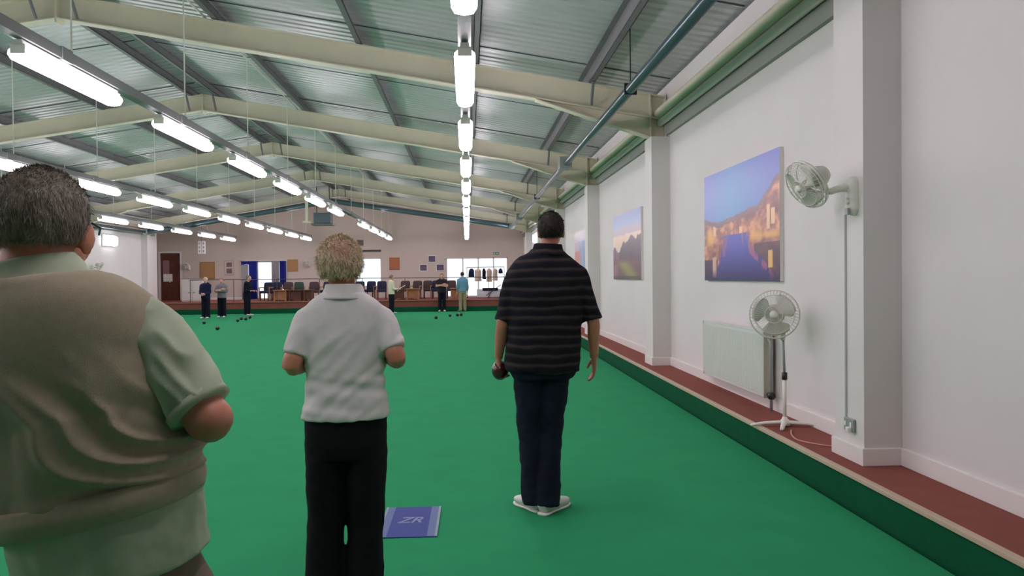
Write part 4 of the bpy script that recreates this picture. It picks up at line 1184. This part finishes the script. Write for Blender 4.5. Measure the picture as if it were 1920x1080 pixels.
def table(u, y, w_, label, m):
    t = thing('low_table', label, 'table', (u2x(u, y), y, ZP), 0, 'low wooden tables on the far platform')
    bm = B(); box2(bm, (-w_ / 2, -.3, .46), (w_ / 2, .3, .50), .008); obj('tabletop', bm, m, t)
    for sx in (-1, 1):
        bm = B(); box2(bm, (sx * (w_ / 2 - .06) - .03, -.26, 0), (sx * (w_ / 2 - .06) + .03, .26, .46)); obj('side_panel', bm, m, t)
    bm = B(); box2(bm, (-w_ / 2 + .04, -.20, .06), (w_ / 2 - .04, -.17, .46)); obj('front_panel', bm, m, t)
table(528, 35.35, .62, 'tan wooden low table in front of the second navy armchair, left of the group', M_WOOD)
table(556, 35.4, .60, 'dark wooden low table in front of the dark green armchair', M_WOODD)
table(580, 35.3, .42, 'small dark wooden low table nearest the white-polo woman\'s left shoulder', M_WOODD)
table(748, 35.45, .50, 'brown wooden low table beside the hand of the person in the cream jumper', M_WOODD)
table(774, 35.35, .60, 'tan wooden low table in the middle of the brown armchairs', M_WOOD)
table(853, 35.4, .46, 'tan wooden low table left of the blue-shirted person\'s legs', M_WOOD)

# ---- doors and windows
M_FRAMEW = mat('white_frame', (226, 226, 224), .4); M_CURT = mat('royal_blue_curtain', (26, 40, 140), .9); M_DOORW = mat('brown_door_wood', (96, 48, 34), .5, var=.2, scale=5)
def window(name, o, mull, transom=None):
    x0, x1, z0, z1 = o
    t = bpy.data.objects.new(name, None); COL.objects.link(t); t.location = (x0, YF, z0); t['kind'] = 'structure'
    W, H = x1 - x0, z1 - z0
    bm = B()
    for a in ((0, 0, .05, H), (W - .05, 0, W, H), (0, H - .05, W, H), (0, 0, W, .06)): box2(bm, (a[0], .03, a[1]), (a[2], .10, a[3]))
    for f in mull: box2(bm, (W * f - .03, .03, 0), (W * f + .03, .10, H))
    if transom: box2(bm, (0, .03, transom), (W, .10, transom + .04))
    obj('frame', bm, M_FRAMEW, t)
    bm = B(); box2(bm, (.03, .12, .03), (W - .03, .125, H - .03)); obj('pane', bm, M_DAY, t)
    return t, W, H
w1, W, H_ = window('window_1', openings[1], [.34, .68])
w2, _, _ = window('window_2', openings[2], [])
w3, _, _ = window('window_3', openings[3], [.27, .52, .77])
def curtain(x0, x1, z0, z1, label, m):
    bm = B(); n = 40; rows = []
    for i in range(n + 1):
        x = x0 + (x1 - x0) * i / n; y = YF - .09 + .03 * math.sin(i * 1.3)
        rows.append((bm.verts.new((x, y, z0)), bm.verts.new((x, y, z1))))
    for a, b in zip(rows, rows[1:]): bm.faces.new((a[0], b[0], b[1], a[1]))
    o = tag(obj('curtain', bm, m, smooth=True), label, 'curtain'); s = o.modifiers.new('t', 'SOLIDIFY'); s.thickness = .008
    return o
zt = openings[1][3]; X = lambda u: u2x(u, YF)
curtain(X(469), X(484), ZP + .02, zt, 'royal blue curtain at the left of the bright curtained doors', M_CURT)
curtain(X(455), X(469), zt - .16, zt, 'short blue curtain pelmet at the upper left corner of the curtained doors', M_CURT)
curtain(X(456), X(468), ZP + .02, zt - .17, 'pale grey net curtain panel left of the blue curtain', mat('net_grey', (168, 166, 170), .9))
curtain(X(512), X(525.8), ZP + .8, zt, 'pale grey net curtain panel right of the bright door opening', MATS['net_grey'])
curtain(X(526.6), X(538), ZP + .5, zt, 'royal blue curtain at the right of the bright curtained doors', M_CURT)
bm = B(); tube(bm, [(X(452), YF - .09, zt + .03), (X(541), YF - .09, zt + .03)], .018, 8, ref=(0, 0, 1)); tag(obj('curtain_pole', bm, M_WHITEPL, smooth=True), 'white curtain pole above the blue curtains', 'curtain pole')
bm = B(); box2(bm, (X(512), YF - .75, ZP + .42), (X(534), YF - .3, ZP + .72), .01); 
for sx in (513, 532): box2(bm, (X(sx) - .02, YF - .6, ZP), (X(sx) + .02, YF - .45, ZP + .42))
tag(obj('white_side_unit', bm, M_WHITEMETAL), 'white unit standing in front of the right-hand blue curtain', 'cabinet')
# brown door at the left
x0, x1, z0, z1 = openings[0]
t = bpy.data.objects.new('door_1', None); COL.objects.link(t); t.location = (x0, YF, z0); t['kind'] = 'structure'
W, H_ = x1 - x0, z1 - z0
bm = B()
for a in ((-.08, 0, .0, H_ + .08), (W, 0, W + .08, H_ + .08), (0, H_, W, H_ + .08)): box2(bm, (a[0], -.03, a[1]), (a[2], .03, a[3]))
obj('frame', bm, M_FRAMEW, t)
bm = B(); box2(bm, (.0, .08, .0), (W, .12, H_)); obj('door_leaf', bm, M_DOORW, t)
bm = B(); box2(bm, (.10, .065, H_ * .42), (W * .42, .079, H_ * .85)); obj('door_glass', bm, mat('door_glass', (150, 116, 116), .2), t)
bm = B(); box2(bm, (W * .44, .03, H_ * .38), (W * .47, .079, H_ * .46)); obj('door_handle', bm, M_WHITEMETAL, t)
bm = B(); box2(bm, (W * .12, .055, H_ * .40), (W * .58, .064, H_ * .56)); obj('notice', bm, M_WHITEPL, t)
# white double cabinet/boards left
xa, xb, yc = u2x(344, 36.4), u2x(384, 36.4), 36.4
t = thing('white_cupboard', 'white double-door cupboard standing right of the brown door, behind the pale-haired player', 'cupboard', ((xa + xb) / 2, yc, ZP))
hw = (xb - xa) / 2; hh = v2z(362, 523, 36.2) - ZP
bm = B(); box2(bm, (-hw, -.18, 0), (hw, .2, hh), .008); obj('carcass', bm, mat('cream_enamel', (218, 212, 196), .4), t)
for s in (-1, 1):
    bm = B(); box2(bm, (min(s * .02, s * (hw - .04)), -.20, .05), (max(s * .02, s * (hw - .04)), -.181, hh - .07), .004); d_ = obj('door', bm, M_WHITEMETAL, t)
    bm = B(); tube(bm, [(s * .06, -.235, hh * .40), (s * .16, -.235, hh * .40)], .012, 8, ref=(0, 0, 1)); box2(bm, (s * .10 - .008, -.235, hh * .40 - .008), (s * .10 + .008, -.20, hh * .40 + .008)); obj('handle', bm, M_DARK, d_)
bm = B(); box2(bm, (-hw - .02, -.21, hh), (hw + .02, .21, hh + .02)); obj('top_board', bm, M_GREYPL, t)

# ---- things hung on the far wall
def board(u0, u1, v0, v1, name, label, cat, m, frame=None, group=None, inner=None):
    uc = (u0 + u1) / 2
    x0, x1, z0, z1 = u2x(u0, YF), u2x(u1, YF), v2z(uc, v1, YF), v2z(uc, v0, YF)
    t = thing(name, label, cat, ((x0 + x1) / 2, YF, (z0 + z1) / 2), 0, group)
    w_, h_ = (x1 - x0) / 2, (z1 - z0) / 2
    if frame:
        bm = B(); box2(bm, (-w_, -.03, -h_), (w_, -.001, h_), .004); obj('frame', bm, frame, t)
        q = .82
    else: q = 1
    bm = B(); box2(bm, (-w_ * q, -.036 if frame else -.02, -h_ * q), (w_ * q, -.031 if frame else -.001, h_ * q)); obj('panel', bm, m, t)
    for (a0, a1, b0, b1, mm) in inner or []:
        bm = B(); box2(bm, (-w_ + 2 * w_ * a0, -.040, -h_ + 2 * h_ * b0), (-w_ + 2 * w_ * a1, -.0365, -h_ + 2 * h_ * b1)); obj('printed_image', bm, mm, t)
    return t
CORK = mat('cork', (178, 136, 92), .9, var=.12, scale=30); CORK2 = mat('orange_cork', (176, 112, 78), .9, var=.12, scale=30); PHOTO = mat('photo_violet_grey', (92, 80, 104), .5, var=.3, scale=6); PH2 = mat('photo_dusty', (128, 104, 100), .5, var=.3, scale=6)
board(377, 405, 491, 523, 'cork_board', 'large tan cork board above the pale-haired player at far left', 'notice board', CORK, mat('thin_oak', (164, 128, 88), .6))
board(541, 560, 486.5, 509, 'cork_board', 'tan cork board just right of the blue curtains', 'notice board', CORK, MATS['thin_oak'])
board(731, 750, 483, 506, 'cork_board', 'orange-brown cork board right of the middle window', 'notice board', CORK2, mat('orange_oak', (160, 100, 66), .6))
board(423, 441, 488, 516, 'framed_photograph', 'tall white frame with two stacked photographs between the left cork board and the curtains', 'picture', mat('mount_white', (206, 196, 188), .6), mat('frame_beige', (186, 172, 160), .5), None, [(.22, .8, .55, .85, PH2), (.22, .8, .12, .45, PH2)])
board(803, 818, 479, 492, 'framed_photograph', 'small framed photograph, top one of the triangle of three', 'picture', PHOTO, M_FRAMEW, 'small photographs beside the patio doors')
board(787, 802, 495.5, 508.5, 'framed_photograph', 'small framed photograph, lower left one of the triangle of three', 'picture', PHOTO, M_FRAMEW, 'small photographs beside the patio doors')
board(818, 834, 495, 508, 'framed_photograph', 'small framed photograph, lower right one of the triangle of three', 'picture', PHOTO, M_FRAMEW, 'small photographs beside the patio doors')
board(923, 938, 472, 478, 'exit_sign', 'small green-grey sign above the right-hand bright windows', 'sign', mat('sign_green', (104, 132, 118), .5), M_FRAMEW, None, [(.2, .35, .3, .7, M_FRAMEW), (.5, .8, .4, .6, M_FRAMEW)])
board(681, 716, 468.5, 472.5, 'sign_strip', 'long thin dark sign strip above the middle window', 'sign', mat('sign_dark', (70, 66, 66), .5))
board(671, 683, 450, 461, 'wall_speaker', 'small dark speaker on the far wall above the white-polo woman\'s hair', 'speaker', mat('speaker_grey', (104, 96, 92), .6), mat('speaker_case', (120, 112, 106), .6))
# hanging score strips
yy = 37.0
t = thing('hanging_scoreboard', 'white two-column score board hanging under the roof at far left', 'scoreboard', (u2x(381, yy), yy, v2z(381, 476, yy)))
for s in (-1, 1):
    bm = B(); box2(bm, (s * .095 - .075, -.02, 0), (s * .095 + .075, .02, .60)); c_ = obj('score_column', bm, M_FRAMEW, t)
    for k in range(3):
        bm = B(); box2(bm, (s * .095 - .035, -.024, .08 + k * .18), (s * .095 + .02, -.0205, .17 + k * .18)); obj('number_card', bm, mat('card_rose', (170, 140, 140), .7), c_)
bm = B(); tube(bm, [(0, 0, .6), (0, 0, ztop(u2x(381, yy)) - v2z(381, 476, yy) + .2)], .008, 6); obj('hanger', bm, M_DARK, t)

# ---- clothes rail with coats before the patio doors
yc = 36.9
XX = lambda u: u2x(u, yc)
rz_ = v2z(910, 501, yc) - ZP
t = thing('clothes_rail', 'dark metal coat rail standing in front of the right-hand bright windows', 'coat rail', (XX(910), yc, ZP))
a, b = XX(876) - XX(910), XX(945) - XX(910)
bm = B(); tube(bm, [(a, 0, .06), (a, 0, rz_), (b, 0, rz_), (b, 0, .06)], .018, 8, ref=(0, 1, 0)); obj('rail_frame', bm, M_DARK, t)
for x in (a, b):
    bm = B(); box2(bm, (x - .02, -.25, .0), (x + .02, .25, .06)); obj('foot', bm, M_DARK, t)
def coat(u, w_, l, m, label, z=0):
    x = XX(u); top = ZP + rz_ - .04 - z
    bm = B()
    tube(bm, [(x, yc, top - .02), (x, yc, top - .07), (x, yc, top - .16), (x, yc, top - l * .6), (x, yc, top - l)], [(.04, .03), (w_ * .38, .06), (w_ * .5, .09), (w_ * .5, .08), (w_ * .55, .07)], 18, ref=(0, 1, 0), power=2.6, k=3)
    me = union(bm, .014, 2); displace(me, lambda p, n: .02 * noise.noise(V(p.x * 16, p.y * 10, p.z * 4)))
    o = tag(link('hanging_coat', me, m, None, True), label, 'coat', 'coats on the far rail')
    bm = B(); tube(bm, [(x, yc, top - .03), (x, yc, top + .01), (x + .02, yc, top + .05)], .004, 6); obj('hanger_hook', bm, M_DARK, o)
TANC = mat('tan_coat_cloth', (196, 176, 158), .9); WHC = mat('white_coat_cloth', (214, 222, 226), .9)
coat(884, .26, .42, NAVY, 'short navy jacket at the left end of the coat rail')
coat(896, .30, .62, TANC, 'tan coat right of the short navy jacket on the coat rail')
coat(907.5, .17, .52, NAVYD, 'narrow navy coat in the middle of the coat rail')
coat(917, .24, .66, TANC, 'tan coat right of the middle navy coat on the rail')
coat(928, .24, .60, mat('beige_coat_cloth', (206, 190, 176), .9), 'pale beige coat, second from the right on the coat rail')
coat(938.5, .20, .26, NAVY, 'short navy garment at the right end of the coat rail')
t = thing('white_bench_unit', 'low white unit with dark slanting handles below the hanging coats', 'bench', (XX(918), yc - .5, ZP))
bm = B(); box2(bm, (-.62, -.2, .04), (.52, .2, .42), .02); obj('body', bm, WHC, t)
bm = B(); box2(bm, (-.36, -.24, .34), (.36, .22, .47), .02); obj('cushion', bm, NAVY, t)
bm = B(); tube(bm, [(-.2, -.27, .12), (.5, -.3, .62)], .016, 8); obj('slanting_handle', bm, M_DARK, t)
bm = B(); tube(bm, [(-.12, -.27, .02), (.1, -.28, .36)], .014, 8); obj('strut', bm, M_DARK, t)
